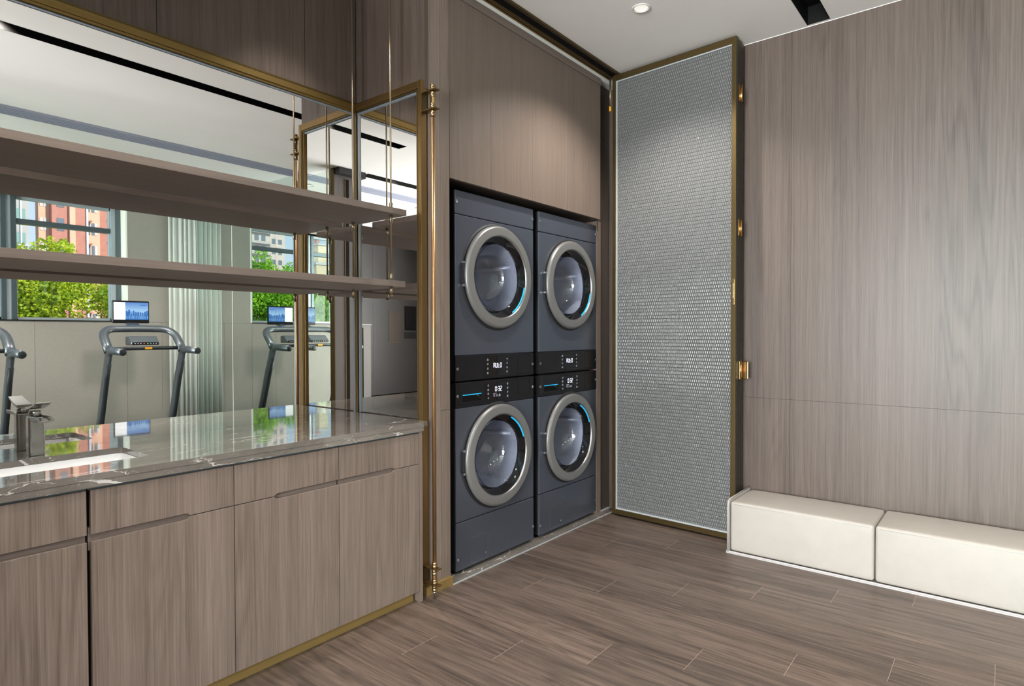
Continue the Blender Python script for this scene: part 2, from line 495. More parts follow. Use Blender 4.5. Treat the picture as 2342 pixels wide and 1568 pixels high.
# ------------------------------------------------------------------ mesh helpers
class MB:
    def __init__(self):
        self.bm = bmesh.new()

    def box(self, x0, x1, y0, y1, z0, z1):
        vs = [self.bm.verts.new((x, y, z)) for x in (x0, x1) for y in (y0, y1) for z in (z0, z1)]
        for f in ((0, 1, 3, 2), (4, 6, 7, 5), (0, 4, 5, 1), (2, 3, 7, 6), (0, 2, 6, 4), (1, 5, 7, 3)):
            self.bm.faces.new([vs[i] for i in f])
        return self

    def prism(self, pts, axis, a, b):
        """pts: 2D outline in the two other axes (order XY->Z, XZ->Y, YZ->X)"""
        def mk(p, t):
            if axis == 'Z':
                return (p[0], p[1], t)
            if axis == 'Y':
                return (p[0], t, p[1])
            return (t, p[0], p[1])
        A = [self.bm.verts.new(mk(p, a)) for p in pts]
        B = [self.bm.verts.new(mk(p, b)) for p in pts]
        n = len(pts)
        self.bm.faces.new(A)
        self.bm.faces.new(B[::-1])
        for i in range(n):
            self.bm.faces.new([A[i], B[i], B[(i + 1) % n], A[(i + 1) % n]])
        return self

    def lathe(self, prof, center, axis='Y', n=48, a0=0.0, a1=2 * PI, smooth=True, uv=None, cap=False):
        """prof: list of (radius, position along axis)"""
        cx, cyy, cz = center
        full = abs(a1 - a0 - 2 * PI) < 1e-6
        cnt = n if full else n + 1
        rings = []
        for (r, t) in prof:
            ring = []
            for i in range(cnt):
                a = a0 + (a1 - a0) * i / n
                c, s = math.cos(a) * r, math.sin(a) * r
                if axis == 'Y':
                    co = (cx + c, cyy + t, cz + s)
                elif axis == 'Z':
                    co = (cx + c, cyy + s, cz + t)
                else:
                    co = (cx + t, cyy + c, cz + s)
                ring.append(self.bm.verts.new(co))
            rings.append(ring)
        uvl = self.bm.loops.layers.uv.verify() if uv else None
        for k in range(len(rings) - 1):
            for i in range(n):
                j = (i + 1) % cnt
                q = [rings[k][i], rings[k][j], rings[k + 1][j], rings[k + 1][i]]
                f = self.bm.faces.new(q)
                f.smooth = smooth
                if uv:
                    us = [i, i + 1, i + 1, i]
                    vs = [k, k, k + 1, k + 1]
                    for l, uu, vv in zip(f.loops, us, vs):
                        l[uvl].uv = (uu * uv[0] / n, prof_len(prof, vv) * uv[1])
        if cap:
            for ring, rv in ((rings[0], True), (rings[-1], False)):
                self.bm.faces.new(ring[::-1] if rv else ring)
        return self

    def cyl(self, p, r, h, axis='Z', n=24):
        return self.lathe([(r, 0), (r, h)], p, axis, n, cap=True)

    def tube(self, pts, r, n=12, ry=None, closed=False, caps=True, up=Vector((0, 0, 1))):
        """sweep an elliptical section (r across, ry along 'up') along pts"""
        P = [Vector(p) for p in pts]
        rs = r if isinstance(r, (list, tuple)) else [r] * len(P)
        rys = ry if isinstance(ry, (list, tuple)) else ([ry] * len(P) if ry else rs)
        rings = []
        prev = None
        for i, p in enumerate(P):
            a = P[i - 1] if i > 0 else (P[-1] if closed else P[0])
            b = P[i + 1] if i < len(P) - 1 else (P[0] if closed else P[-1])
            t = (b - a).normalized()
            if prev is None:
                s = t.cross(up)
                if s.length < 1e-4:
                    s = t.cross(Vector((0, 1, 0)))
                s.normalize()
            else:
                s = (prev - t * prev.dot(t)).normalized()
            prev = s
            w = s.cross(t)
            rings.append([self.bm.verts.new(p + s * math.cos(q) * rs[i] + w * math.sin(q) * rys[i])
                          for q in (2 * PI * k / n for k in range(n))])
        m = len(rings)
        for k in range(m if closed else m - 1):
            A, B = rings[k], rings[(k + 1) % m]
            for i in range(n):
                f = self.bm.faces.new([A[i], A[(i + 1) % n], B[(i + 1) % n], B[i]])
                f.smooth = True
        if caps and not closed:
            self.bm.faces.new(rings[0][::-1])
            self.bm.faces.new(rings[-1])
        return self

    def build(self, name, mat, parent=None, bevel=0.0, seg=2, smooth=False):
        o_loc = wloc(parent)
        bmesh.ops.recalc_face_normals(self.bm, faces=self.bm.faces)
        me = bpy.data.meshes.new(name)
        self.bm.to_mesh(me)
        self.bm.free()
        if o_loc.length > 0:
            me.transform(Matrix.Translation(-o_loc))
        me.materials.append(MT[mat] if isinstance(mat, str) else mat)
        o = bpy.data.objects.new(name, me)
        COL.objects.link(o)
        if parent is not None:
            o.parent = parent
        if smooth:
            for p in me.polygons:
                p.use_smooth = True
        if bevel:
            bv = o.modifiers.new('edge', 'BEVEL')
            bv.width = bevel
            bv.segments = seg
            bv.limit_method = 'ANGLE'
            bv.angle_limit = rad(40)
        return o


def prof_len(prof, k):
    L = 0
    for i in range(k):
        L += math.hypot(prof[i + 1][0] - prof[i][0], prof[i + 1][1] - prof[i][1])
    return L


def wloc(o):
    v = Vector((0, 0, 0))
    while o is not None:
        v += o.location
        o = o.parent
    return v


def tag(o, label=None, cat=None, group=None, kind=None):
    if label:
        o['label'] = label
    if cat:
        o['category'] = cat
    if group:
        o['group'] = group
    if kind:
        o['kind'] = kind
    return o


def thing(name, label, cat, loc=(0, 0, 0), group=None):
    o = bpy.data.objects.new(name, None)
    o.empty_display_size = 0.05
    COL.objects.link(o)
    o.location = loc
    return tag(o, label, cat, group)


def struct(o, label=None):
    return tag(o, label, None, None, 'structure')


def copy_tree(o, parent=None):
    c = o.copy()
    COL.objects.link(c)
    c.parent = parent
    for ch in list(o.children):
        copy_tree(ch, c)
    return c


def box(x0, x1, y0, y1, z0, z1):
    return MB().box(x0, x1, y0, y1, z0, z1)


# ------------------------------------------------------------------ key dimensions
CZ = 3.127          # ceiling
YM = 2.758          # long mirror glass
XM = 2.090          # short mirror glass
XR = 4.0            # right wall face
YB = -3.62          # window wall face
XL = -5.0           # gym front

# ------------------------------------------------------------------ floor
fl = box(-5.3, 4.3, -4.8, 3.2, -0.10, 0.0).build('floor', 'floor')
struct(fl, 'brown wood plank floor with pale end joints')

# ------------------------------------------------------------------ ceiling with two dark slots
mb = MB()
X0, X1, Y0, Y1 = -5.3, 4.3, -4.8, 3.2
ZT = CZ + 0.11
s1 = (0.105, 3.975, 0.808, 0.932)
s2 = (-5.0, -0.30, -0.335, -0.185)
mb.box(X0, X1, s1[3], Y1, CZ, ZT)
mb.box(X0, s1[0], s1[2], s1[3], CZ, ZT)
mb.box(s1[1], X1, s1[2], s1[3], CZ, ZT)
mb.box(X0, X1, s2[3], s1[2], CZ, ZT)
mb.box(s2[1], X1, s2[2], s2[3], CZ, ZT)
mb.box(X0, s2[0], s2[2], s2[3], CZ, ZT)
mb.box(X0, X1, Y0, s2[2], CZ, ZT)
mb.box(X0, X1, Y0, Y1, ZT, ZT + 0.1)
ce = struct(mb.build('ceiling', 'ceil'), 'smooth off-white ceiling')
for k, (a, b_, c_, d_) in enumerate((s1, s2)):
    mb = MB()
    t = 0.004
    mb.box(a, b_, c_, d_, ZT - 0.006, ZT - 0.001)
    mb.box(a, b_, c_, c_ + t, CZ - 0.001, ZT - 0.002)
    mb.box(a, b_, d_ - t, d_, CZ - 0.001, ZT - 0.002)
    mb.box(a, a + t, c_, d_, CZ - 0.001, ZT - 0.002)
    mb.box(b_ - t, b_, c_, d_, CZ - 0.001, ZT - 0.002)
    o = mb.build('ceiling_light_slot', 'slotblack')
    tag(o, ['long black recessed slot in the ceiling running to the right wall',
            'black recessed ceiling slot over the gym seen in the corner mirror'][k], 'ceiling slot')

# linear air diffuser
mb = MB()
mb.box(-5.0, 3.97, -0.955, -0.715, CZ - 0.004, CZ - 0.0005)
for k in range(6):
    y = -0.945 + k * 0.042
    mb.box(-5.0, 3.97, y, y + 0.012, CZ - 0.014, CZ - 0.003)
tag(mb.build('air_diffuser', 'diffuser'), 'long grey-blue linear air diffuser on the gym ceiling', 'air diffuser')


# downlights
def downlight(p, label, idx):
    t = thing('downlight', label, 'downlight', p, 'recessed downlights')
    MB().lathe([(0.052, -0.004), (0.050, -0.008), (0.041, -0.006), (0.038, 0.002)], p, 'Z', 32).build('trim_ring', 'white', t)
    MB().lathe([(0.038, -0.001), (0.0005, -0.001)], p, 'Z', 32).build('lens', 'lamp_on', t)
    return t


DLAB = ['round white downlight in the plain ceiling near the folding glass door', 'round downlight above the counter whose beam lights the wood over the mirror',
        'round downlight above the washbasin close to the wood wall', 'round downlight in the plain ceiling near the camera', 'round downlight in the plain ceiling towards the gym front',
        'round gym downlight above the treadmill by the curtain', 'round gym downlight above the second treadmill', 'round gym downlight beyond the wood column, seen in the corner mirror',
        'round gym downlight above the third treadmill', 'round gym downlight nearest the half wall',
        'round downlight inside the black ceiling slot above the washbasin', 'round downlight in the gym ceiling slot nearest the column', 'second downlight from the column in the gym ceiling slot',
        'third downlight from the column in the gym ceiling slot']
for q, lb in zip(DL, DLAB):
    downlight((q[0], q[1], CZ), lb, 0)
for q, lb in zip(DLS, DLAB[10:]):
    downlight((q[0], q[1], ZT - 0.008), lb, 1)

# ------------------------------------------------------------------ walls on the basin side
# wall behind the long mirror; wood above
mb = MB()
for a, b_ in ((-5.0, -3.3), (-3.297, -1.6), (-1.597, 0.40 - 0.003), (0.40, 1.086 - 0.003), (1.086, 1.78 - 0.003), (1.78, 2.088)):
    mb.box(a, b_, 2.762, 2.80, 2.50 if b_ > -1.5 and a > -1.59 else 0.0, CZ)
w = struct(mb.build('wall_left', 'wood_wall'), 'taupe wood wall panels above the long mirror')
mb = MB()
mb.box(-5.0, 2.088, 2.785, 3.1, 0, CZ)
struct(mb.build('wall_left_backing', 'gap'), 'dark backing behind the wood panels')

# unseen wall left of the counter, added to shade it from the fill light
struct(box(-1.16, -1.02, 1.30, 2.757, 0, CZ - 0.001).build('wall_added_shade', 'wood_wall'), 'added wood clad wall out of view, shading the counter')

# return wall (short), wood above the short mirror
mb = MB()
mb.box(2.094, 2.12, 2.226, 2.785, 2.50, CZ)
mb.box(2.094, 2.12, 2.24, 2.785, 0.0, 2.50)
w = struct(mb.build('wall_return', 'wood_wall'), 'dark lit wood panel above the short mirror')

# pilaster beside washer niche
mb = MB()
mb.box(2.1205, 2.1945, 2.225, 3.0, 0.045, 3.08)
mb.box(2.1965, 2.262, 2.225, 3.0, 0.045, 0.905)
mb.box(2.1965, 2.262, 2.225, 3.0, 0.907, 3.08)
struct(mb.build('wall_pilaster', 'wood'), 'narrow wood pilaster between brass rod and washer')
mb = MB().box(2.122, 2.262, 2.232, 2.99, 0.0, 3.079)
struct(mb.build('wall_pilaster_core', 'gap'), 'dark core of the pilaster')
bb = box(2.078, 2.264, 2.208, 2.24, 0.0, 0.045).build('baseboard_pilaster', 'plinth', bevel=0.001)
struct(bb, 'short brass baseboard under the pilaster')

# niche shell
struct(box(2.262, 3.96, 2.985, 3.05, 0, 3.08).build('wall_niche', 'gap'), 'dark back of the washer niche')
struct(MB().box(3.793, 3.846, 2.268, 2.95, 0.006, 2.094).build('wall_niche_side', 'wood_up'), 'wood side panel right of the washer towers')
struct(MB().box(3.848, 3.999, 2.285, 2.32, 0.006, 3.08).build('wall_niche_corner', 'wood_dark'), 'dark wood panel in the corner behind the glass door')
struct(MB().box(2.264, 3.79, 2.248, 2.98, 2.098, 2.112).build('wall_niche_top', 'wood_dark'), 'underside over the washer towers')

# overhead cabinet above the machines
oc = thing('overhead_cabinet', 'tall taupe wood cabinet with plain doors above the washer towers', 'cabinet', (2.97, 2.6, 2.1))
box(2.268, 3.770, 2.246, 2.97, 2.114, 3.075).build('body', 'wood_dark', oc)
for a, b_, k in ((2.266, 2.590, 0), (2.592, 2.9735, 1), (2.9745, 3.3505, 2), (3.3525, 3.769, 3)):
    box(a, b_, 2.225, 2.245, 2.095, 3.032).build('door', 'wood_up', oc, 0.0008)
box(2.266, 3.771, 2.223, 2.245, 3.035, 3.080).build('top_rail', 'wood_x', oc)
# white band and folding door track at the ceiling
struct(box(2.10, 4.0, 2.232, 2.30, 3.080, CZ - 0.001).build('trim_1', 'white'), 'white band between cabinet top and ceiling')
trk = thing('ceiling_track', 'dark bronze folding-door track along the ceiling edge', 'track', (3.0, 2.18, CZ))
box(0.6, 3.90, 2.130, 2.228, CZ - 0.010, CZ).build('channel', 'bronze_d', trk)
for y0, y1, z, m in ((2.126, 2.136, 0.016, 'bronze_d'), (2.222, 2.232, 0.018, 'bronze'), (2.196, 2.200, 0.014, 'bronze'), (2.208, 2.212, 0.014, 'bronze')):
    box(0.6, 3.90, y0, y1, CZ - z, CZ - 0.002).build('rail', m, trk)
box(0.6, 3.90, 2.150, 2.190, CZ - 0.0115, CZ - 0.0095).build('slot', 'gap', trk)
box(0.6, 3.90, 2.146, 2.148, CZ - 0.0125, CZ - 0.0095).build('bright_edge', 'nickel', trk)

# threshold slab in the niche
th = box(2.264, 3.86, 2.212, 2.98, 0.0, 0.0045).build('marble_threshold', 'marble')
tag(th, 'grey marble slab under the two washer towers', 'threshold')
sl = box(2.264, 3.93, 2.206, 2.211, 0.0, 0.0048).build('trim_2', 'bead')
struct(sl, 'thin pale metal strip between marble and plank floor')
struct(box(3.835, 3.99, 2.27, 2.284, 0.0, 0.008).build('trim_3', 'bead'), 'thin white sealant line under the dark wood panel')

# ------------------------------------------------------------------ right wall
mb = MB()
ys = [-0.97, -0.4215, 1.0225, 2.32]
for a, b_ in zip(ys[:-1], ys[1:]):
    mb.box(4.0, 4.04, a + 0.0006, b_ - 0.0006, 0, 0.8862)
    mb.box(4.0, 4.04, a + 0.0006, b_ - 0.0006, 0.8874, CZ)
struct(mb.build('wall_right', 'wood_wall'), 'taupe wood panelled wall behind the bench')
struct(box(4.0405, 4.25, -3.9, 3.1, 0, CZ).build('wall_right_core', 'wood_dark'), 'dark core of the right wall')
struct(box(3.9985, 4.0, 0.45, 2.3, CZ - 0.003, CZ).build('trim_4', 'white'), 'thin white joint at the top of the right wall')

# gym mirror wall (behind the camera, seen in reflection)
gm = thing('gym_wall_mirror', 'tall greenish gym mirror in panels on the right wall', 'mirror', (3.98, -2.3, 0))
for a, b_ in ((-1.318, -0.93), (-2.364, -1.321), (-3.40, -2.372), (-3.468, -3.403)):
    box(3.980, 3.99, a, b_, 0.02, CZ - 0.002).build('mirror_panel', 'mirror_g', gm)
box(3.9785, 3.9895, -2.3715, -2.3645, 0.02, CZ - 0.002).build('joint_strip', 'white', gm)
box(3.990, 3.999, -3.468, -0.92, 0.02, CZ - 0.002).build('backing', 'winmetal_l', gm)

# ------------------------------------------------------------------ window wall behind camera
WZ0, WZ1 = 1.47, 2.95
WX0, WX1 = -2.42, 3.12
YF = -3.47          # inner face of the window wall
mb = MB()
mb.box(-2.72, WX0 - 0.05, YF - 0.15, YF, 0, CZ)
mb.box(WX1 + 0.022, 3.98, YF - 0.02, YF, 1.4545, CZ)
xs = [-2.47, -1.2, -0.05, 1.08, 2.139, 3.12, 3.55, 3.98]
for a, b_ in zip(xs[:-1], xs[1:]):
    mb.box(a + 0.0015, b_ - 0.0015, YF - 0.02, YF, 0, 1.452)
mb.box(WX0 - 0.05, WX1 + 0.02, YF - 0.02, YF, WZ1, CZ)
struct(mb.build('wall_back', 'beige'), 'beige panelled wall with windows behind the treadmills')
mb = MB()
mb.box(-2.77, 4.0, YF - 0.42, YF - 0.021, 0, 1.40)
mb.box(-2.77, 4.0, YF - 0.42, YF - 0.021, WZ1 + 0.02, CZ)
mb.box(3.16, 4.0, YF - 0.42, YF - 0.021, 1.40, WZ1 + 0.02)
struct(mb.build('wall_back_core', 'gap'), 'core of the window wall')
struct(box(WX1, WX1 + 0.02, YF - 0.40, YF - 0.0005, 1.456, WZ1).build('trim_5', 'reveal'), 'cream window reveal beside the treadmill')
struct(box(WX0 - 0.06, WX1 - 0.001, YF - 0.35, YF + 0.012, 1.4525, 1.466).build('trim_6', 'black'), 'dark window sill')

win_edges = [WX0, -1.79, 0.10, 1.94, 3.012]
for k in range(4):
    a, b_ = win_edges[k], win_edges[k + 1]
    wobj = thing('window_%d' % (k + 1), None, None, ((a + b_) / 2, YB - 0.1, WZ0))
    del_keys = [q for q in ('label', 'category') if q in wobj]
    tag(wobj, 'grey metal framed window behind the treadmills', None, None, 'structure')
    l = a + (0.075 if k else 0.0)
    r = b_ - (0.07 if k < 3 else 0.0)
    m = MB()
    m.box(l, l + 0.012, YB - 0.13, YB - 0.06, WZ0, WZ1)
    m.box(r - 0.012, r, YB - 0.13, YB - 0.06, WZ0, WZ1)
    m.box(l, r, YB - 0.13, YB - 0.06, WZ0, WZ0 + 0.03)
    m.box(l, r, YB - 0.13, YB - 0.06, WZ1 - 0.04, WZ1)
    m.build('sash', 'winmetal_l', wobj)
    m = MB()
    m.box(l, r, YB - 0.14, YB - 0.04, 2.615, 2.675)
    m.build('transom', 'winmetal', wobj, 0.004)
    m = MB()
    m.box(l + 0.008, r - 0.008, YB - 0.102, YB - 0.098, WZ0 + 0.02, WZ1 - 0.03)
    m.build('pane', 'pane', wobj)
for k, x in enumerate((-1.79, 0.10, 1.94)):
    m = MB()
    m.box(x - 0.07, x - 0.02, YB - 0.16, YB - 0.02, WZ0, WZ1)
    m.box(x + 0.022, x + 0.075, YB - 0.16, YB - 0.02, WZ0, WZ1)
    struct(m.build('window_mullion', 'winmetal', bevel=0.003), 'dark grey-blue window mullion')
    m = MB().box(x - 0.021, x + 0.023, YB - 0.15, YB - 0.035, WZ0, WZ1)
    struct(m.build('window_mullion_face', 'winmetal_l'), 'pale strip of the window mullion')
struct(box(3.012, 3.062, YB - 0.15, YB - 0.03, WZ0, WZ1).build('window_jamb', 'winmetal_l'), 'pale window jamb')
struct(box(3.063, 3.119, YB - 0.15, YB - 0.015, WZ0, WZ1).build('window_jamb_edge', 'winmetal'), 'dark outer edge of the window jamb')

# curtain beside mirror
mb = MB()
N = 150
for i in range(N):
    pass
rows = []
for zz in (0.02, 1.2, 2.4, 3.10):
    row = []
    for i in range(N + 1):
        x = 3.62 + 0.357 * i / N
        ph = i / N * 2 * PI * 5.3
        y = -3.405 + 0.016 * math.sin(ph + 0.8 * math.sin(ph * 0.31)) + 0.003 * math.sin(ph * 2.3)
        row.append(mb.bm.verts.new((x, y, zz)))
    rows.append(row)
for A, B in zip(rows[:-1], rows[1:]):
    for i in range(N):
        f = mb.bm.faces.new([A[i], A[i + 1], B[i + 1], B[i]])
        f.smooth = True
cu = mb.build('curtain', 'curtain')
sd = cu.modifiers.new('cloth', 'SOLIDIFY')
sd.thickness = 0.003
tag(cu, 'sheer white floor-length curtain gathered beside the gym mirror', 'curtain')

# far gym corner (seen through the corner mirrors)
mb = MB()
mb.box(-5.0, -3.60, -4.30, -4.26, 0.06, CZ)
mb.box(-3.597, -2.78, -4.30, -4.26, 0.06, CZ)
mb.box(-2.80, -2.765, -4.30, YF - 0.42, 0.0, CZ)
struct(mb.build('wall_gym', 'gym_panel'), 'dark glossy wood wall at the far end of the gym')
struct(box(-5.0, -2.78, -4.34, -4.301, 0, CZ).build('wall_gym_core', 'gap'), 'core of the gym wall')
hw = thing('half_wall', 'low beige half wall with a dark capping in the gym', 'half wall', (-2.92, -3.72, 0))
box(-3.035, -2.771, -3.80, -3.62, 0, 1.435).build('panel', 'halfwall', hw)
box(-3.05, -2.771, -3.81, -3.605, 1.435, 1.47).build('capping', 'black', hw, 0.003)
hd = thing('hose_cabinet', 'flush dark wood hose cabinet door in the gym wall', 'cabinet', (-4.2, -4.26, 1.2))
box(-4.33, -3.98, -4.262, -4.252, 1.12, 1.75).build('door', 'wood_dark', hd, 0.002)
box(-4.33, -3.98, -4.256, -4.250, 1.105, 1.112).build('lower_edge', 'bronze', hd)
wd = thing('wall_intercom', 'black wall intercom beside the hose cabinet', 'intercom', (-4.55, -4.26, 1.5))
box(-4.72, -4.42, -4.262, -4.235, 1.36, 1.86).build('screen', 'gloss', wd, 0.004)
box(-4.72, -4.42, -4.262, -4.24, 1.19, 1.32).build('keypad', 'black', wd, 0.004)

# column behind the camera with bronze edges
colm = struct(MB().box(-0.262, 0.094, -0.352, -0.278, 0, CZ).build('column', 'wood_gym'), 'wood clad column with bronze corner trim')
box(0.0945, 0.1045, -0.354, -0.274, 0, CZ - 0.0).build('corner_trim', 'bronze_d', colm)
box(-0.048, -0.040, -0.279, -0.271, 0, CZ - 0.1).build('edge_strip', 'bronze', colm)
box(-0.098, -0.048, -0.2785, -0.275, 0, CZ - 0.1).build('dark_reveal', 'gap', colm)
box(-0.262, 0.094, -0.27, -0.18, CZ - 0.07, CZ - 0.001).build('head_track', 'black', colm)
gp = thing('glass_partition', 'frameless greenish glass partition standing beside the wood column', 'glass partition', (0.10, -2.0, 0))
box(0.095, 0.103, -3.45, -0.356, 0.01, CZ - 0.018).build('pane', 'pane_g', gp)

# made-up glazing at far left end, added for the fill light behind
mb = MB()
mb.box(-5.3, -5.0, -4.6, -1.8, 0, CZ)
mb.box(-5.3, -5.0, 2.6, 3.2, 0, CZ)
mb.box(-5.3, -5.0, -1.8, 2.6, 0, 0.2)
mb.box(-5.3, -5.0, -1.8, 2.6, 3.0, CZ)
struct(mb.build('wall_front', 'beige'), 'beige wall around the added gym glazing')
wf = tag(thing('window_5', None, None, (-5.0, -1.0, 0.2)), 'added glazing with grey metal bars in front of the fill light', None, None, 'structure')
m = MB()
for y in (-1.8, -0.7, 0.4, 1.5, 2.54):
    m.box(-5.06, -4.985, y, y + 0.06, 0.2, 3.0)
m.box(-5.06, -4.985, -1.8, 2.6, 0.2, 0.26)
m.box(-5.06, -4.985, -1.8, 2.6, 2.94, 3.0)
m.build('bars', 'winmetal', wf)
MB().box(-5.03, -5.024, -1.8, 2.6, 0.22, 2.98).build('pane', 'pane', wf)

# ------------------------------------------------------------------ mirrors and bronze frames
lm = thing('wall_mirror', 'long wall mirror behind the counter in a bronze frame', 'mirror', (0.5, YM, 0.87))
box(-1.02, 2.088, YM, YM + 0.004, 0.869, 2.50).build('mirror_glass', 'mirror', lm)
fr = MB()
fr.box(-1.02, 2.072, 2.740, 2.760, 2.499, 2.536)
fr.box(-1.02, 2.074, 2.744, 2.760, 2.488, 2.500)
fr.build('top_frame', 'bronze_x', lm, 0.0015)
box(-1.02, 2.072, 2.7385, 2.741, 2.530, 2.538).build('upper_lip', 'bronze_d', lm)
MB().box(-1.02, 2.07, 2.7535, 2.7575, 2.479, 2.487).build('bevelled_edge', 'bead_b', lm)
MB().box(2.0705, 2.080, 2.744, 2.757, 0.870, 2.50).build('corner_frame', 'bronze', lm, 0.001)
MB().box(2.064, 2.0695, 2.7535, 2.7575, 0.870, 2.478).build('bevelled_edge', 'bead_b', lm)

sm = thing('side_mirror', 'short mirror at the counter end in a bronze frame', 'mirror', (XM, 2.5, 0.87))
box(XM, XM + 0.003, 2.245, 2.757, 0.871, 2.50).build('mirror_glass', 'mirror', sm)
box(2.072, XM + 0.003, 2.252, 2.739, 2.499, 2.536).build('top_frame', 'bronze', sm, 0.0015)
box(2.076, XM, 2.254, 2.739, 2.489, 2.499).build('top_lip', 'bronze_d', sm)
box(2.083, XM - 0.0005, 2.272, 2.742, 2.480, 2.488).build('bevelled_edge', 'bead_b', sm)
box(2.083, XM - 0.0005, 2.734, 2.740, 0.871, 2.48).build('bevelled_edge', 'bead_b', sm)
# front post: stepped profile
box(2.072, 2.108, 2.228, 2.2505, 0.0, 2.537).build('post', 'bronze', sm, 0.001)
box(2.0745, XM + 0.002, 2.251, 2.262, 0.871, 2.499).build('post_step', 'bronze_d', sm, 0.001)
box(2.079, XM + 0.002, 2.262, 2.271, 0.871, 2.499).build('post_lip', 'bronze', sm, 0.001)

# ------------------------------------------------------------------ pivot rod with brackets
pr = thing('pivot_rod', 'slender upright brass rod with square brackets beside the mirror post', 'rod', (2.090, 2.165, 0.03))
RX, RY = 2.090, 2.165
MB().lathe([(0.0098, 0.05), (0.0098, 2.34)], (RX, RY, 0), 'Z', 20, cap=True).build('rod', 'rod', pr)


def collar(z0, z1, r=0.0130, mat='brass_old'):
    h = z1 - z0
    MB().lathe([(r * 0.8, 0), (r, 0.002), (r, h * 0.45), (r * 0.9, h * 0.48), (r * 0.9, h * 0.56), (r, h * 0.6), (r, h - 0.002), (r * 0.8, h)],
               (RX, RY, z0), 'Z', 24, cap=True).build('collar', mat, pr)


def plate(z):
    MB().box(2.0725, 2.108, 2.132, 2.2275, z, z + 0.0055).build('bracket_plate', 'bronze', pr, 0.001)


for z in (2.468, 2.378, 0.146, 0.066):
    plate(z)
box(2.073, 2.107, 2.2245, 2.2278, 2.378, 2.474).build('bracket_back', 'bronze_d', pr)
box(2.073, 2.107, 2.2245, 2.2278, 0.066, 0.152).build('bracket_back', 'bronze_d', pr)
collar(2.474, 2.500)
collar(2.438, 2.467)
collar(2.384, 2.408)
collar(2.346, 2.377)
MB().lathe([(0.0115, 0), (0.0115, 0.03)], (RX, RY, 2.408), 'Z', 20).build('spindle', 'brass', pr)
collar(0.152, 0.180)
collar(0.116, 0.145, 0.0135)
collar(0.072, 0.096, 0.0135)
collar(0.036, 0.065, 0.013)
MB().lathe([(0.0115, 0), (0.0115, 0.02)], (RX, RY, 0.096), 'Z', 20).build('spindle', 'brass', pr)
MB().lathe([(0.011, 0.036), (0.005, 0.026), (0.005, 0.0)], (RX, RY, 0.0), 'Z', 16, cap=True).build('foot_pin', 'screw', pr)

# ------------------------------------------------------------------ base cabinets
SEAM = 0.6705


def groove_outline(x0, x1, g0, g1, lower=True):
    """door outline in XZ; handle notch between g0..g1 on its top edge"""
    pts = []
    if lower:
        z0, z1, d = 0.055, SEAM - 0.0015, 0.0105
        pts = [(x0, z0), (x1, z0)]
        if g1 >= x1:
            pts += [(x1, z1 - d)]
        else:
            pts += [(x1, z1), (g1, z1), (g1 - 0.004, z1 - d * 0.35), (g1 - 0.010, z1 - d * 0.85), (g1 - 0.018, z1 - d)]
        if g0 <= x0:
            pts += [(x0, z1 - d)]
        else:
            pts += [(g0 + 0.018, z1 - d), (g0 + 0.010, z1 - d * 0.85), (g0 + 0.004, z1 - d * 0.35), (g0, z1), (x0, z1)]
    else:
        z0, z1, d = SEAM + 0.0015, 0.818, 0.009
        pts = [(x1, z1), (x0, z1)]
        if g0 <= x0:
            pts += [(x0, z0 + d)]
        else:
            pts += [(x0, z0), (g0, z0), (g0 + 0.004, z0 + d * 0.35), (g0 + 0.010, z0 + d * 0.85), (g0 + 0.018, z0 + d)]
        if g1 >= x1:
            pts += [(x1, z0 + d)]
        else:
            pts += [(g1 - 0.018, z0 + d), (g1 - 0.010, z0 + d * 0.85), (g1 - 0.004, z0 + d * 0.35), (g1, z0), (x1, z0)]
    return pts


def base_cabinet(seams, g, label, loc, left_gap=0.004, end=False):
    t = thing('base_cabinet', label, 'cabinet', loc, 'base cabinets under the marble counter')
    x0, xm, x1 = seams
    cb = MB()
    cb.box(x0 + 0.004, x1 - 0.002, 2.236, 2.745, 0.056, 0.660)
    cb.box(x0 + 0.004, x1 - 0.002, 2.236, 2.33, 0.660, 0.822)
    cb.box(x0 + 0.004, x1 - 0.002, 2.635, 2.745, 0.660, 0.822)
    cb.build('body', 'wood_dark', t)
    # finger-pull strip behind the groove
    box(x0 + 0.004, x1 - 0.004, 2.203, 2.236, 0.63, 0.70).build('pull_rail', 'wood_x', t)
    lg = left_gap
    for (a, b_) in ((x0 + lg, xm - 0.0015), (xm + 0.0015, x1 - (0.0015 if not end else 0.0025))):
        MB().prism(groove_outline(a, b_, g[0], g[1], True), 'Y', 2.190, 2.210).build('door', 'wood', t, 0.0007, 1)
        MB().prism(groove_outline(a, b_, g[0], g[1], False), 'Y', 2.190, 2.210).build('drawer', 'wood', t, 0.0007, 1)
    box(x0 + 0.002, x1 - 0.002, 2.196, 2.23, 0.8185, 0.826).build('top_strip', 'winmetal', t)
    return t


bc1 = base_cabinet((-0.260, 0.196, 0.6465), (-0.08, 0.47), 'wood base cabinet under the washbasin', (0.2, 2.45, 0.0))
del_list = []
bc1['label'] = 'wood base cabinet with finger pulls left of the wide black gap'
bc2 = base_cabinet((0.6465, 1.106, 1.559), (0.349, 0.951), 'wood base cabinet right of the wide black gap, below the basin corner', (1.1, 2.45, 0.0), 0.009)
bc3 = base_cabinet((1.559, 2.0155, 2.0156), (1.263, 1.863), 'x', (1.8, 2.45, 0.0)) if False else None
bc3 = thing('base_cabinet', 'narrow end base cabinet with one door beside the brass post', 'cabinet', (1.8, 2.45, 0.0), 'base cabinets under the marble counter')
cb = MB()
cb.box(1.561, 2.016, 2.236, 2.745, 0.056, 0.822)
cb.build('body', 'wood_dark', bc3)
box(1.561, 2.014, 2.203, 2.236, 0.63, 0.70).build('pull_rail', 'wood_x', bc3)
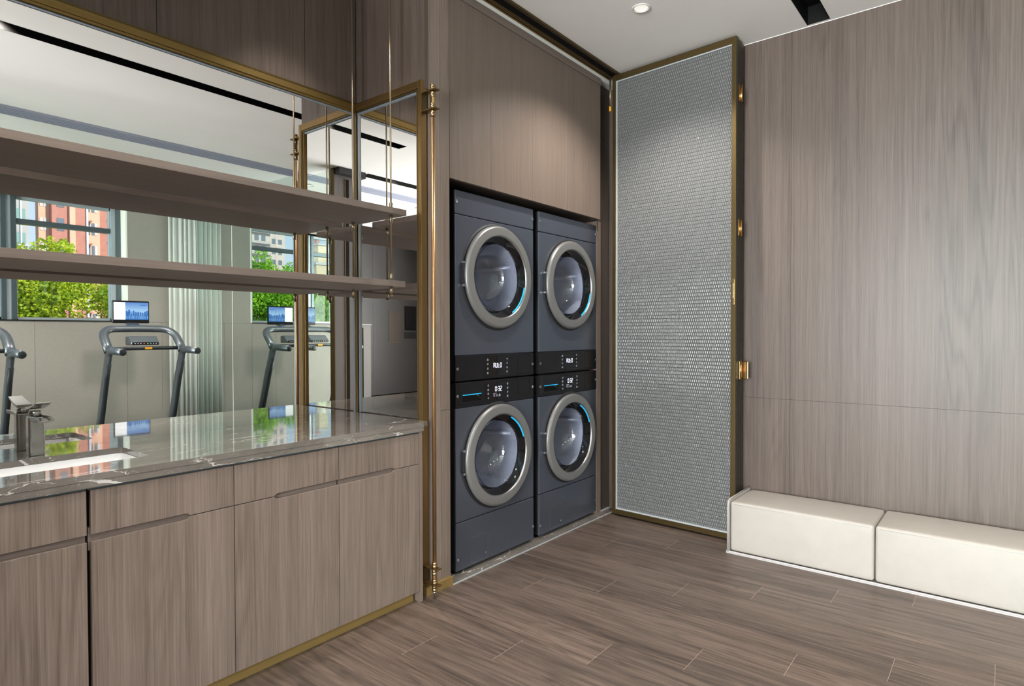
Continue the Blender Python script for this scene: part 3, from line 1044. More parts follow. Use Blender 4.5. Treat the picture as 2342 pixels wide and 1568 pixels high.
for low, nm in ((True, 'door'), (False, 'drawer')):
    MB().prism(groove_outline(1.5605, 2.0145, 1.263, 1.863, low), 'Y', 2.190, 2.210).build(nm, 'wood', bc3, 0.0007, 1)
box(1.561, 2.016, 2.196, 2.23, 0.8185, 0.826).build('top_strip', 'winmetal', bc3)
box(2.0175, 2.0365, 2.190, 2.745, 0.0, 0.825).build('side_panel', 'wood', bc3, 0.0007, 1)
# replace the doors of the middle cabinet so its right grooves match the shared pull
for ch in list(bc2.children):
    if ch.name.startswith(('door', 'drawer')):
        bpy.data.objects.remove(ch)
for (a, b_, g) in ((0.6465 + 0.009, 1.1045, (0.349, 0.951)), (1.1075, 1.5575, (1.263, 1.863))):
    for low, nm in ((True, 'door'), (False, 'drawer')):
        MB().prism(groove_outline(a, b_, g[0], g[1], low), 'Y', 2.190, 2.210).build(nm, 'wood', bc2, 0.0007, 1)
for ch in list(bc1.children):
    if ch.name.startswith(('door', 'drawer')):
        bpy.data.objects.remove(ch)
for (a, b_, g) in ((-0.256, 0.1945, (-0.62, -0.02)), (0.1975, 0.6435, (0.349, 0.951))):
    for low, nm in ((True, 'door'), (False, 'drawer')):
        MB().prism(groove_outline(a, b_, g[0], g[1], low), 'Y', 2.190, 2.210).build(nm, 'wood', bc1, 0.0007, 1)
bb = box(-0.26, 2.006, 2.2255, 2.2355, 0.0, 0.056).build('baseboard_counter', 'plinth')
struct(bb, 'brass plinth strip under the base cabinets')

# ------------------------------------------------------------------ marble counter with basin hole
def rounded(x0, x1, y0, y1, r, n=6):
    pts = []
    for cx, cyy, a in ((x1 - r, y0 + r, -PI / 2), (x1 - r, y1 - r, 0), (x0 + r, y1 - r, PI / 2), (x0 + r, y0 + r, PI)):
        for i in range(n + 1):
            q = a + PI / 2 * i / n
            pts.append((cx + r * math.cos(q), cyy + r * math.sin(q)))
    return pts


SX0, SX1, SY0, SY1 = 0.385, 0.885, 2.345, 2.612
mb = MB()
hole = rounded(SX0, SX1, SY0, SY1, 0.03, 6)
OX0, OX1, OY0, OY1 = -0.26, 2.037, 2.180, 2.757


def hole_slab(mb, hole, ox0, ox1, oy0, oy1, z0, z1):
    cx = sum(p[0] for p in hole) / len(hole)
    cyy = sum(p[1] for p in hole) / len(hole)

    def out(p):
        dx, dy = p[0] - cx, p[1] - cyy
        t = 1e9
        if dx > 1e-9: t = min(t, (ox1 - cx) / dx)
        if dx < -1e-9: t = min(t, (ox0 - cx) / dx)
        if dy > 1e-9: t = min(t, (oy1 - cyy) / dy)
        if dy < -1e-9: t = min(t, (oy0 - cyy) / dy)
        return (cx + dx * t, cyy + dy * t)
    items = []
    corners = [(ox1, oy0), (ox1, oy1), (ox0, oy1), (ox0, oy0)]
    for p in hole:
        items.append((math.atan2(p[1] - cyy, p[0] - cx), p, out(p)))
    # corner rays: nearest hole point on that ray by interpolation
    items.sort()
    full = []
    cang = sorted((math.atan2(c[1] - cyy, c[0] - cx), c) for c in corners)
    k = 0
    for it in items:
        while k < 4 and cang[k][0] <= it[0]:
            prv = full[-1] if full else items[-1]
            if full and abs(prv[0] - it[0]) > 1e-9:
                t = (cang[k][0] - prv[0]) / (it[0] - prv[0])
            else:
                t = 0.5
            ip = (prv[1][0] * (1 - t) + it[1][0] * t, prv[1][1] * (1 - t) + it[1][1] * t)
            full.append((cang[k][0], ip, cang[k][1]))
            k += 1
        full.append(it)
    while k < 4:
        prv, nx = full[-1], full[0]
        ip = ((prv[1][0] + nx[1][0]) / 2, (prv[1][1] + nx[1][1]) / 2)
        full.append((cang[k][0], ip, cang[k][1]))
        k += 1
    n = len(full)
    V = {}
    for lvl, z in (('b', z0), ('t', z1)):
        for i, (a, pi_, po) in enumerate(full):
            V[lvl, 'i', i] = mb.bm.verts.new((*pi_, z))
            V[lvl, 'o', i] = mb.bm.verts.new((*po, z))
    for i in range(n):
        j = (i + 1) % n
        mb.bm.faces.new([V['t', 'i', i], V['t', 'o', i], V['t', 'o', j], V['t', 'i', j]])
        mb.bm.faces.new([V['b', 'i', i], V['b', 'i', j], V['b', 'o', j], V['b', 'o', i]])
        mb.bm.faces.new([V['b', 'o', i], V['b', 'o', j], V['t', 'o', j], V['t', 'o', i]])
        mb.bm.faces.new([V['b', 'i', i], V['t', 'i', i], V['t', 'i', j], V['b', 'i', j]])


ct = thing('marble_countertop', 'polished grey-brown marble countertop with white veins', 'countertop', (0.8, 2.46, 0.83))
hole_slab(mb, hole, OX0, OX1, OY0, OY1, 0.849, 0.870)
mb.build('slab', 'marble', ct)
mb = MB()
mb.box(OX0, 2.037, 2.1815, 2.235, 0.827, 0.8485)
mb.build('front_edge', 'marble', ct)
mb = MB()
mb.box(OX0, 2.088, OY0 + 0.052, OY1, 0.8268, 0.8484) if False else mb.box(2.0372, 2.071, 2.192, OY1, 0.8485, 0.870)
mb.build('end_piece', 'marble', ct)

# basin
bs = thing('washbasin', 'white rectangular undermount washbasin sunk in the marble counter', 'basin', (0.635, 2.48, 0.70))
prof = [(0.0, 0.848), (0.004, 0.80), (0.012, 0.74), (0.035, 0.722), (0.10, 0.715)]
mb = MB()
loops = []
for ins, z in prof:
    pts = rounded(SX0 - 0.003 + ins, SX1 + 0.003 - ins, SY0 - 0.003 + ins, SY1 + 0.003 - ins, max(0.03 - ins * 0.2, 0.01), 6)
    loops.append([mb.bm.verts.new((*p, z)) for p in pts])
for A, B in zip(loops[:-1], loops[1:]):
    for i in range(len(A)):
        f = mb.bm.faces.new([A[i], A[(i + 1) % len(A)], B[(i + 1) % len(A)], B[i]])
        f.smooth = True
mb.bm.faces.new(loops[-1])
bo = mb.build('bowl', 'ceramic', bs)
sdm = bo.modifiers.new('wall', 'SOLIDIFY')
sdm.thickness = 0.008
sdm.offset = -1
MB().lathe([(0.024, 0.0), (0.022, 0.003), (0.0005, 0.003)], (0.635, 2.48, 0.7165), 'Z', 24).build('drain', 'chrome', bs)

# faucet
fc = thing('basin_faucet', 'brushed gunmetal single-lever faucet with wide open spout behind the basin', 'faucet', (0.635, 2.68, 0.87))
pts = rounded(0.612, 0.660, 2.658, 2.704, 0.010, 5)
MB().prism(pts, 'Z', 0.870, 1.006).build('body', 'chrome', fc, 0.002)
mb = MB()
# spout: open waterfall tray widening to the front
prof = [(-0.001, 2.69, 1.002, 0.024), (0, 2.65, 1.004, 0.023), (0, 2.60, 1.006, 0.022), (0, 2.555, 1.004, 0.024)]
for s_ in (0,):
    L = []
    for (_, y, z, w_) in prof:
        L.append([mb.bm.verts.new((0.636 + dx * w_, y, z + dz)) for dx, dz in
                  ((-1, 0.006), (-0.85, 0.008), (-0.7, -0.002), (0.7, -0.002), (0.85, 0.008), (1, 0.006), (0.9, -0.006), (0.3, -0.020 + (2.69 - y) * 0.08), (-0.3, -0.020 + (2.69 - y) * 0.08), (-0.9, -0.006))])
    for A, B in zip(L[:-1], L[1:]):
        for i in range(10):
            mb.bm.faces.new([A[i], A[(i + 1) % 10], B[(i + 1) % 10], B[i]])
    mb.bm.faces.new(L[0])
    mb.bm.faces.new(L[-1][::-1])
mb.build('spout', 'chrome', fc, 0.0015)
MB().lathe([(0.019, 0), (0.019, 0.018), (0.016, 0.022)], (0.636, 2.681, 1.006), 'Z', 24, cap=True).build('neck', 'chrome', fc)
mb = MB()
L = []
for y, z, w_, th_ in ((2.704, 1.030, 0.024, 0.010), (2.66, 1.036, 0.024, 0.009), (2.61, 1.050, 0.023, 0.006), (2.580, 1.060, 0.022, 0.004)):
    L.append([mb.bm.verts.new((0.636 + sx_ * w_, y, z + dz)) for sx_, dz in ((-1, 0), (1, 0), (1, th_), (-1, th_))])
for A, B in zip(L[:-1], L[1:]):
    for i in range(4):
        mb.bm.faces.new([A[i], A[(i + 1) % 4], B[(i + 1) % 4], B[i]])
mb.bm.faces.new(L[0])
mb.bm.faces.new(L[-1][::-1])
mb.build('lever', 'chrome', fc, 0.002)

# ------------------------------------------------------------------ shelves on hanging rods
SHX0, SHX1 = -0.75, 2.037


def shelf(z0, z1, y0, y1, label):
    o = box(SHX0, SHX1, y0, y1, z0, z1).build('wall_shelf', 'wood_x', bevel=0.0008)
    return tag(o, label, 'shelf', 'long shelves hung in front of the mirror')


shelf(1.875, 1.904, 2.297, 2.696, 'upper long wood shelf hung on rods before the mirror')
shelf(1.526, 1.555, 2.308, 2.700, 'lower long wood shelf hung on rods before the mirror')
HR = [(1.972, 2.337), (1.978, 2.644), (-0.30, 2.345), (-0.30, 2.640)]
labs = ['front hanging rod of the shelves next to the bronze mirror post', 'rear hanging rod of the shelves in the mirror corner',
        'front hanging rod at the far left end of the shelves', 'rear hanging rod at the far left end of the shelves']
for (x, y), lb in zip(HR, labs):
    t = thing('hanging_rod', lb, 'rod', (x, y, 1.49), 'rods carrying the shelves')
    MB().lathe([(0.0042, 1.50), (0.0042, CZ)], (x, y, 0), 'Z', 14, cap=True).build('rod', 'nickel', t)
    for z0, z1 in ((1.9045, 1.934), (1.836, 1.8745), (1.5555, 1.592), (1.494, 1.5255)):
        MB().lathe([(0.006, z0), (0.0085, z0 + 0.001), (0.0085, z1 - 0.001), (0.006, z1)], (x, y, 0), 'Z', 18, cap=True).build('collar', 'nickel', t)
    MB().lathe([(0.010, 1.4805), (0.010, 1.4835), (0.006, 1.4845), (0.006, 1.494)], (x, y, 0), 'Z', 18, cap=True).build('end_nut', 'nickel', t)

# ------------------------------------------------------------------ washers and dryers
def plate_hole(mb, x0, x1, z0, z1, cx, cz, r, y0, y1, n=64):
    """rectangular front plate (XZ) with a round hole"""
    fr_, bk = [], []
    angs = [2 * PI * i / n for i in range(n)]
    corner = [math.atan2(z - cz, x - cx) % (2 * PI) for x in (x0, x1) for z in (z0, z1)]
    angs = sorted(set(angs + corner))

    def out(a):
        dx, dz = math.cos(a), math.sin(a)
        t = 1e9
        if dx > 1e-9: t = min(t, (x1 - cx) / dx)
        if dx < -1e-9: t = min(t, (x0 - cx) / dx)
        if dz > 1e-9: t = min(t, (z1 - cz) / dz)
        if dz < -1e-9: t = min(t, (z0 - cz) / dz)
        return cx + dx * t, cz + dz * t
    I, O = [], []
    IB, OB = [], []
    for a in angs:
        ox, oz = out(a)
        ix, iz = cx + r * math.cos(a), cz + r * math.sin(a)
        I.append(mb.bm.verts.new((ix, y0, iz)))
        O.append(mb.bm.verts.new((ox, y0, oz)))
        IB.append(mb.bm.verts.new((ix, y1, iz)))
        OB.append(mb.bm.verts.new((ox, y1, oz)))
    m = len(angs)
    for i in range(m):
        j = (i + 1) % m
        mb.bm.faces.new([I[i], O[i], O[j], I[j]])
        mb.bm.faces.new([IB[i], IB[j], OB[j], OB[i]])
        mb.bm.faces.new([O[i], OB[i], OB[j], O[j]])
        mb.bm.faces.new([I[i], I[j], IB[j], IB[i]])


SEG = {'A': 'abcefg', 'U': 'bcdef', 't': 'defg', 'O': 'abcdef', '0': 'abcdef', '3': 'abcdg', '2': 'abged'}


def seg_text(mb, text, x, z, w, h, y, gap):
    t = w * 0.19
    for ch in text:
        if ch == ':':
            for zz in (0.32, 0.68):
                mb.box(x, x + t, y - 0.0008, y, z + h * zz - t / 2, z + h * zz + t / 2)
            x += t + gap
            continue
        for s in SEG[ch]:
            r = {'a': (0.12, 0.88, h - t, h), 'd': (0.12, 0.88, 0, t), 'g': (0.12, 0.88, h / 2 - t / 2, h / 2 + t / 2)}
            if s in r:
                a, b_, c, d = r[s]
                mb.box(x + a * w, x + b_ * w, y - 0.0008, y, z + c, z + d)
            else:
                lx = x if s in 'ef' else x + w - t
                lo = 0.06 * h if s in 'ec' else 0.54 * h
                mb.box(lx, lx + t, y - 0.0008, y, z + lo, z + lo + 0.40 * h)
        x += w + gap


def icon(mb, x, z, r, y, kind):
    """small button symbols: ring, cup, bars, cross"""
    t = r * 0.34
    if kind == 0:
        mb.lathe([(r, -0.0008), (r - t, -0.0008)], (x, y, z), 'Y', 12)
    elif kind == 1:
        mb.box(x - r, x + r, y - 0.0008, y, z - r, z - r + t)
        mb.box(x - r, x - r + t, y - 0.0008, y, z - r, z + r * 0.6)
        mb.box(x + r - t, x + r, y - 0.0008, y, z - r, z + r * 0.6)
        mb.box(x - r * 0.5, x + r * 0.5, y - 0.0008, y, z + r * 0.5, z + r)
    elif kind == 2:
        for q in (-0.8, -0.05, 0.7):
            mb.box(x - r, x + r, y - 0.0008, y, z + q * r, z + q * r + t * 0.9)
    else:
        mb.box(x - r, x + r, y - 0.0008, y, z - t / 2, z + t / 2)
        mb.box(x - t / 2, x + t / 2, y - 0.0008, y, z - r, z + r)


def porthole(t, cx, cz, YF, upper):
    """door with satin ring, black bezel, glass bowl and cyan handle light"""
    Ro = 0.288
    # dark recess shadow plate
    MB().lathe([(0.303, 0.0), (0.302, -0.003), (0.290, -0.004), (0.255, -0.005)], (cx, YF, cz), 'Y', 72).build('door_seal', 'rubber', t)
    ring = MB().lathe([(0.278, -0.009), (0.288, -0.010), (0.2905, -0.013), (0.2905, -0.022), (0.289, -0.026), (0.2805, -0.0335), (0.2785, -0.0345), (0.2765, -0.0348), (0.239, -0.0362), (0.2365, -0.0360), (0.2345, -0.0345)],
                      (cx, YF, cz), 'Y', 96).build('door_ring', 'ring', t)
    MB().lathe([(0.2345, -0.036), (0.2300, -0.033), (0.2285, -0.024)], (cx, YF, cz), 'Y', 96).build('inner_rim', 'ring_l', t)
    MB().lathe([(0.229, -0.026), (0.215, -0.018), (0.196, -0.003), (0.190, 0.004)], (cx, YF, cz), 'Y', 96).build('black_bezel', 'gloss', t)
    a0, a1 = (rad(-62), rad(-12)) if upper else (rad(20), rad(66))
    MB().lathe([(0.2275, -0.0285), (0.2210, -0.0245)], (cx, YF, cz), 'Y', 28, a0, a1).build('light_strip', 'cyan', t)
    MB().lathe([(0.2205, -0.0232), (0.198, -0.006)], (cx, YF, cz), 'Y', 28, a0, a1).build('handle_recess', 'gap', t)
    # glass bowl reaching into the drum
    MB().lathe([(0.192, -0.004), (0.188, 0.010), (0.165, 0.075), (0.140, 0.120), (0.105, 0.138), (0.0005, 0.146)], (cx, YF, cz), 'Y', 64).build('glass_bowl', 'port', t)
    # hinge
    hb = MB()
    hb.box(cx - 0.302, cx - 0.285, YF - 0.016, YF, cz - 0.055, cz + 0.055)
    hb.build('hinge', 'rubber', t, 0.002)
    hb = MB()
    hb.box(cx - 0.3025, cx - 0.2865, YF - 0.018, YF - 0.002, cz + 0.056, cz + 0.068)
    hb.box(cx - 0.3025, cx - 0.2865, YF - 0.018, YF - 0.002, cz - 0.068, cz - 0.056)
    hb.build('hinge_cap', 'screw', t, 0.001)
    # drum
    dp = [(0.245, 0.05), (0.245, 0.12), (0.252, 0.20), (0.252, 0.33), (0.24, 0.40)]
    MB().lathe(dp, (cx, YF, cz), 'Y', 72, uv=(200, 130)).build('drum', 'drum', t)
    MB().lathe([(0.24, 0.40), (0.20, 0.42), (0.08, 0.40), (0.0005, 0.39)], (cx, YF, cz), 'Y', 64, uv=(130, 120)).build('drum_back', 'drum', t)
    vb = MB()
    for k in range(3):
        a = rad(20 + 120 * k)
        c, s = math.cos(a), math.sin(a)
        vb.tube([(cx + c * 0.238, YF + 0.08, cz + s * 0.238), (cx + c * 0.222, YF + 0.2, cz + s * 0.228), (cx + c * 0.238, YF + 0.38, cz + s * 0.236)], 0.013, 10)
    vb.build('drum_lifters', 'drum', t)
    MB().lathe([(0.192, 0.0), (0.21, 0.02), (0.246, 0.05)], (cx, YF, cz), 'Y', 64).build('door_gasket', 'rubber', t)


def bolts(t, pts, YF):
    for (x, z) in pts:
        o = MB().lathe([(0.0085, 0), (0.0085, -0.0015), (0.0060, -0.0022), (0.0035, 0.0), (0.0005, 0.0)], (x, YF, z), 'Y', 18).build('corner_screw', 'screw', t)


def body(t, x0, x1, z0, z1, zp0, zp1, cx, cz, YF, seam_z, lower):
    D = 0.66
    b = MB()
    # shell
    b.box(x0, x0 + 0.004, YF + 0.012, YF + D, z0, z1)
    b.box(x1 - 0.004, x1, YF + 0.012, YF + D, z0, z1)
    b.box(x0, x1, YF + D - 0.004, YF + D, z0, z1)
    b.box(x0, x1, YF + 0.012, YF + D, z1 - 0.004, z1)
    b.box(x0, x1, YF + 0.012, YF + D, z0, z0 + 0.004)
    b.build('casing', 'black', t)
    fp = MB()
    if lower:
        a, c = seam_z + 0.0015, zp0 - 0.001
        plate_hole(fp, x0, x1, a, c, cx, cz, 0.262, YF, YF + 0.016)
        fp.build('front_panel', 'steelblue', t, 0.005, 3)
        box(x0, x1, YF, YF + 0.016, z0, seam_z - 0.0015).build('kick_panel', 'steelblue', t, 0.005, 3)
    else:
        a, c = zp1 + 0.001, seam_z - 0.0015
        plate_hole(fp, x0, x1, a, c, cx, cz, 0.262, YF, YF + 0.016)
        fp.build('front_panel', 'steelblue', t, 0.005, 3)
        box(x0, x1, YF, YF + 0.016, seam_z + 0.0015, z1).build('top_panel', 'steelblue', t, 0.005, 3)
    box(x0, x1, YF - 0.001, YF + 0.016, zp0, zp1).build('control_panel', 'panel', t, 0.004, 3)


def dryer(x0, label):
    YF = 2.27
    x1 = x0 + 0.692
    cx, cz = x0 + 0.345, 1.616
    t = thing('tumble_dryer', label, 'dryer', (cx, YF + 0.33, 1.04), 'stacked dryers')
    body(t, x0, x1, 1.040, 2.060, 1.043, 1.178, cx, cz, YF, 1.932, False)
    porthole(t, cx, cz, YF, True)
    Y = YF - 0.001
    # display window outline and coin panel outline
    d = MB()
    d.box(x0 + 0.232, x0 + 0.456, Y - 0.0008, Y, 1.054, 1.168)
    d.build('display_glass', 'gloss', t)
    o = MB()
    for (a, b_, c, e) in ((x0 + 0.532, x0 + 0.652, 1.056, 1.169),):
        o.box(a, b_, Y - 0.0006, Y, c, c + 0.0012); o.box(a, b_, Y - 0.0006, Y, e - 0.0012, e)
        o.box(a, a + 0.0012, Y - 0.0006, Y, c, e); o.box(b_ - 0.0012, b_, Y - 0.0006, Y, c, e)
    o.build('blank_cover', 'gap', t)
    s = MB()
    seg_text(s, 'AUtO', x0 + 0.308, 1.101, 0.0145, 0.028, Y - 0.0008, 0.005)
    s.build('display_text', 'led', t)
    s = MB()
    for k, z in enumerate((1.149, 1.124, 1.099, 1.074)):
        icon(s, x0 + 0.258, z, 0.0055, Y - 0.0008, 1 if k == 0 else (0 if k < 3 else 1))
        icon(s, x0 + 0.430, z, 0.0055, Y - 0.0008, (3, 3, 0, 2)[k])
    s.build('button_symbols', 'led_dim', t)
    bolts(t, [(x0 + 0.012, 1.997), (x1 - 0.010, 1.997), (x0 + 0.015, 1.107), (x1 - 0.010, 1.107)], YF - 0.001)
    return t


def washer(x0, label):
    YF = 2.27
    x1 = x0 + 0.692
    cx, cz = x0 + 0.345, 0.603
    t = thing('washing_machine', label, 'washing machine', (cx, YF + 0.33, 0.0), 'washers under the dryers')
    body(t, x0, x1, 0.022, 1.033, 0.898, 1.032, cx, cz, YF, 0.282, True)
    porthole(t, cx, cz, YF, False)
    Y = YF - 0.001
    d = MB()
    d.box(x0 + 0.236, x0 + 0.456, Y - 0.0008, Y, 0.914, 1.022)
    d.build('display_glass', 'gloss', t)
    dr = MB().box(x0 + 0.028, x0 + 0.230, Y - 0.0015, Y, 0.914, 1.024)
    dr = dr.build('detergent_drawer', 'panel', t, 0.0008)
    MB().box(x0 + 0.052, x0 + 0.203, Y - 0.0020, Y - 0.0014, 0.928, 0.962).build('drawer_recess', 'gap', dr)
    MB().box(x0 + 0.052, x0 + 0.203, Y - 0.0026, Y - 0.0014, 0.962, 0.9665).build('drawer_light', 'cyan', dr)
    s = MB()
    s.bm.verts.ensure_lookup_table()
    s.tube([(x0 + 0.168, Y - 0.002, 0.9605), (x0 + 0.196, Y - 0.002, 0.939)], 0.0010, 6)
    s.build('drawer_latch', 'screw', dr)
    o = MB()
    for (a, b_, c, e) in ((x0 + 0.532, x0 + 0.652, 0.914, 1.022),):
        o.box(a, b_, Y - 0.0006, Y, c, c + 0.0012); o.box(a, b_, Y - 0.0006, Y, e - 0.0012, e)
        o.box(a, a + 0.0012, Y - 0.0006, Y, c, e); o.box(b_ - 0.0012, b_, Y - 0.0006, Y, c, e)
    o.build('blank_cover', 'gap', t)
    s = MB()
    seg_text(s, '0:32', x0 + 0.322, 0.966, 0.0145, 0.028, Y - 0.0008, 0.0045)
    s.build('display_text', 'led', t)
    s = MB()
    for k, z in enumerate((1.003, 0.979, 0.956, 0.932)):
        icon(s, x0 + 0.262, z, 0.0055, Y - 0.0008, (0, 1, 2, 3)[k])
        icon(s, x0 + 0.434, z, 0.0055, Y - 0.0008, (2, 2, 0, 1)[k])
    s.box(x0 + 0.305, x0 + 0.336, Y - 0.0016, Y - 0.0008, 0.9535, 0.9555)
    for k in range(3):
        icon(s, x0 + 0.314 + k * 0.0235, 0.9425, 0.0066, Y - 0.0008, (2, 0, 1)[k])
    s.build('button_symbols', 'led_dim', t)
    # service hatch
    h = MB()
    a, b_, c, e = x0 + 0.118, x0 + 0.258, 0.034, 0.176
    q = 0.0021
    h.box(a, b_, YF - 0.0005, YF + 0.001, c, c + q); h.box(a, b_, YF - 0.0005, YF + 0.001, e - q, e)
    h.box(a, a + q, YF - 0.0005, YF + 0.001, c, e); h.box(b_ - q, b_, YF - 0.0005, YF + 0.001, c, e)
    hh = h.build('service_hatch', 'screw', t)
    MB().lathe([(0.0055, 0), (0.0055, -0.002), (0.0005, -0.002)], (b_ - 0.018, YF - 0.0005, c + 0.03), 'Y', 14).build('hatch_screw', 'screw', hh)
    bolts(t, [(x0 + 0.015, 0.961), (x1 - 0.010, 0.966), (x0 + 0.015, 0.083), (x1 - 0.008, 0.100)], YF - 0.001)
    for sx_ in (x0 + 0.06, x1 - 0.06):
        for sy in (YF + 0.07, YF + 0.58):
            MB().cyl((sx_, sy, 0.0045), 0.022, 0.018).build('foot', 'rubber', t)
    MB().box(x0 + 0.01, x1 - 0.01, YF + 0.035, YF + 0.05, 0.0046, 0.0222).build('under_shadow_strip', 'gap', t)  # black strip standing in for the shadow beneath the machine
    return t


dryer(2.350, 'slate grey dryer on top of the left washer tower')
dryer(3.098, 'slate grey dryer on top of the right washer tower')
washer(2.350, 'slate grey front-load washer at the bottom of the left tower')
washer(3.098, 'slate grey front-load washer at the bottom of the right tower')

# ------------------------------------------------------------------ folding glass door stack
P0 = Vector((3.853, 2.176, 0))
P1 = Vector((3.806, 1.292, 0))
ux = (P1 - P0).normalized()
LEN = (P1 - P0).length
nx = Vector((ux.y, -ux.x, 0))      # towards -X side?
if nx.x > 0:
    nx = -nx


def obox(mb, s0, s1, d0, d1, z0, z1, org=P0):
    """box along the door leaf: s along, d depth towards wall (+X)"""
    vs = []
    for s in (s0, s1):
        for d in (d0, d1):
            for z in (z0, z1):
                p = org + ux * s - nx * d
                vs.append(mb.bm.verts.new((p.x, p.y, z)))
    for f in ((0, 1, 3, 2), (4, 6, 7, 5), (0, 4, 5, 1), (2, 3, 7, 6), (0, 2, 6, 4), (1, 5, 7, 3)):
        mb.bm.faces.new([vs[i] for i in f])


DZ0, DZ1 = 0.012, 3.112
dl = ['front leaf of the folding door in patterned glass and bronze frame', 'second folded glass door leaf behind the front one',
      'third folded glass door leaf in the stack', 'rearmost folded glass door leaf next to the wood wall']
for k in range(4):
    org = P0 - nx * (0.040 * k)
    dn = thing('folding_door_leaf', dl[k], 'glass door', (org.x, org.y, 0), 'leaves of the folding glass door')
    m = MB()
    s_end = LEN - 0.004 * k
    top = DZ1 - 0.004 * (k % 2)
    obox(m, 0.0, 0.026, 0.0, 0.032, DZ0, top, org)
    obox(m, s_end - 0.028, s_end, 0.0, 0.032, DZ0, top, org)
    obox(m, 0.026, s_end - 0.028, 0.0, 0.032, top - 0.042, top, org)
    obox(m, 0.026, s_end - 0.028, 0.0, 0.032, DZ0, DZ0 + 0.034, org)
    m.build('frame', 'bronze_d', dn, 0.001)
    m = MB()
    obox(m, 0.0265, s_end - 0.0285, 0.012, 0.018, DZ0 + 0.034, top - 0.042, org)
    m.build('glass', 'doorglass' if k == 0 else 'doorglass_b', dn)
    m = MB()
    obox(m, 0.026, 0.036, 0.005, 0.012, DZ0 + 0.034, top - 0.042, org)
    obox(m, 0.036, s_end - 0.028, 0.005, 0.012, top - 0.050, top - 0.042, org)
    obox(m, 0.036, s_end - 0.028, 0.005, 0.012, DZ0 + 0.034, DZ0 + 0.044, org)
    m.build('glazing_bead', 'bead', dn)
    m = MB()
    obox(m, s_end, s_end + 0.002, 0.013, 0.022, DZ0 + 0.05, top - 0.03, org)
    m.build('edge_seal', 'rubber', dn)
    if k == 0:
        m = MB()
        obox(m, s_end - 0.022, s_end - 0.006, -0.003, 0.0, 1.47, 1.63, org)
        fl_ = m.build('flush_latch', 'brass', dn, 0.001)
        m = MB()
        obox(m, s_end - 0.017, s_end - 0.011, -0.005, -0.003, 1.51, 1.60, org)
        m.build('latch_slide', 'nickel', fl_)
        MB().lathe([(0.006, 2.90), (0.006, 3.09)], (org.x - 0.012, org.y + 0.012, 0), 'Z', 16, cap=True).build('top_pivot', 'nickel', dn)
        MB().lathe([(0.008, 2.862), (0.008, 2.898)], (org.x - 0.012, org.y + 0.012, 0), 'Z', 16, cap=True).build('pivot_sleeve', 'orange', dn)
    if k == 1:
        for zc in (2.78, 1.95):
            m = MB()
            obox(m, s_end, s_end + 0.004, 0.006, 0.038, zc - 0.05, zc + 0.05, org)
            h = m.build('hinge', 'brass', dn, 0.001)
            c = org + ux * (s_end + 0.008) - nx * 0.036
            MB().cyl((c.x, c.y, zc - 0.052), 0.006, 0.104, n=14).build('knuckle', 'brass', h)
    if k == 2:
        m = MB()
        obox(m, s_end, s_end + 0.005, 0.001, 0.03, 1.005, 1.12, org)
        h = m.build('handle_plate', 'brass', dn, 0.002)
        m = MB()
        obox(m, s_end + 0.004, s_end + 0.045, 0.034, 0.040, 1.008, 1.118, org)
        m.build('handle', 'brass', h, 0.012, 3)
        c = org + ux * (s_end + 0.009) - nx * 0.004
        MB().cyl((c.x, c.y, 1.0), 0.006, 0.125, n=14).build('knuckle', 'brass', h)

# ------------------------------------------------------------------ bench
bn = thing('upholstered_bench', 'low cream leather bench along the wood wall', 'bench', (3.8, 0.5, 0))


def cushion(y0, y1, x0=3.608, x1=3.985, z0=0.016, z1=0.305):
    m = MB()
    # subdivided box, slightly pillowed
    n1, n2, n3 = 12, 6, 5
    bmesh.ops.create_cube(m.bm, size=1.0)
    bmesh.ops.subdivide_edges(m.bm, edges=m.bm.edges[:], cuts=7, use_grid_fill=True)
    for v in m.bm.verts:
        x, y, z = v.co * 2
        px = 0.006 * (1 - y * y) * (1 - z * z)
        pz = 0.010 * (1 - x * x) * (1 - y ** 4)
        py = 0.004 * (1 - x * x) * (1 - z * z)
        X = (x0 + x1) / 2 + x * (x1 - x0) / 2 + (px if x > 0.99 else (-px if x < -0.99 else 0))
        Yy = (y0 + y1) / 2 + y * (y1 - y0) / 2 + (py if y > 0.99 else (-py if y < -0.99 else 0))
        Z = (z0 + z1) / 2 + z * (z1 - z0) / 2 + (pz if z > 0.99 else 0)
        v.co = (X, Yy, Z)
    o = m.build('cushion', 'leather', bn, 0.016, 4, smooth=False)
    for p in o.data.polygons:
        p.use_smooth = True
    # piped seam along the front top edge
    MB().tube([(x0 - 0.0005, y0 + 0.02, z1 - 0.012), (x0 - 0.004, (y0 + y1) / 2, z1 - 0.012), (x0 - 0.0005, y1 - 0.02, z1 - 0.012)], 0.0012, 8).build('seam', 'piping', o)
    return o


cushion(0.513, 1.250)
cushion(-0.245, 0.508)
cushion(-0.98, -0.250)
m = MB().box(3.600, 3.99, -0.98, 1.272, 0.0, 0.008)
m.build('base_board', 'piping', bn, 0.002)
m = MB().box(3.598, 3.61, -0.98, 1.272, 0.008, 0.0155)
m.build('lower_piping', 'piping', bn, 0.003)
m = MB().prism([(3.602, 0.008), (3.99, 0.008), (3.99, 0.312), (3.63, 0.312), (3.61, 0.305), (3.602, 0.285)], 'Y', 1.254, 1.268)
m.build('end_panel', 'piping', bn, 0.003)
m = MB()
m.tube([(3.602, 1.261, 0.012), (3.602, 1.261, 0.28), (3.608, 1.261, 0.302), (3.628, 1.261, 0.313), (3.98, 1.261, 0.314)], 0.006, 8)
m.build('end_piping', 'leather', bn)

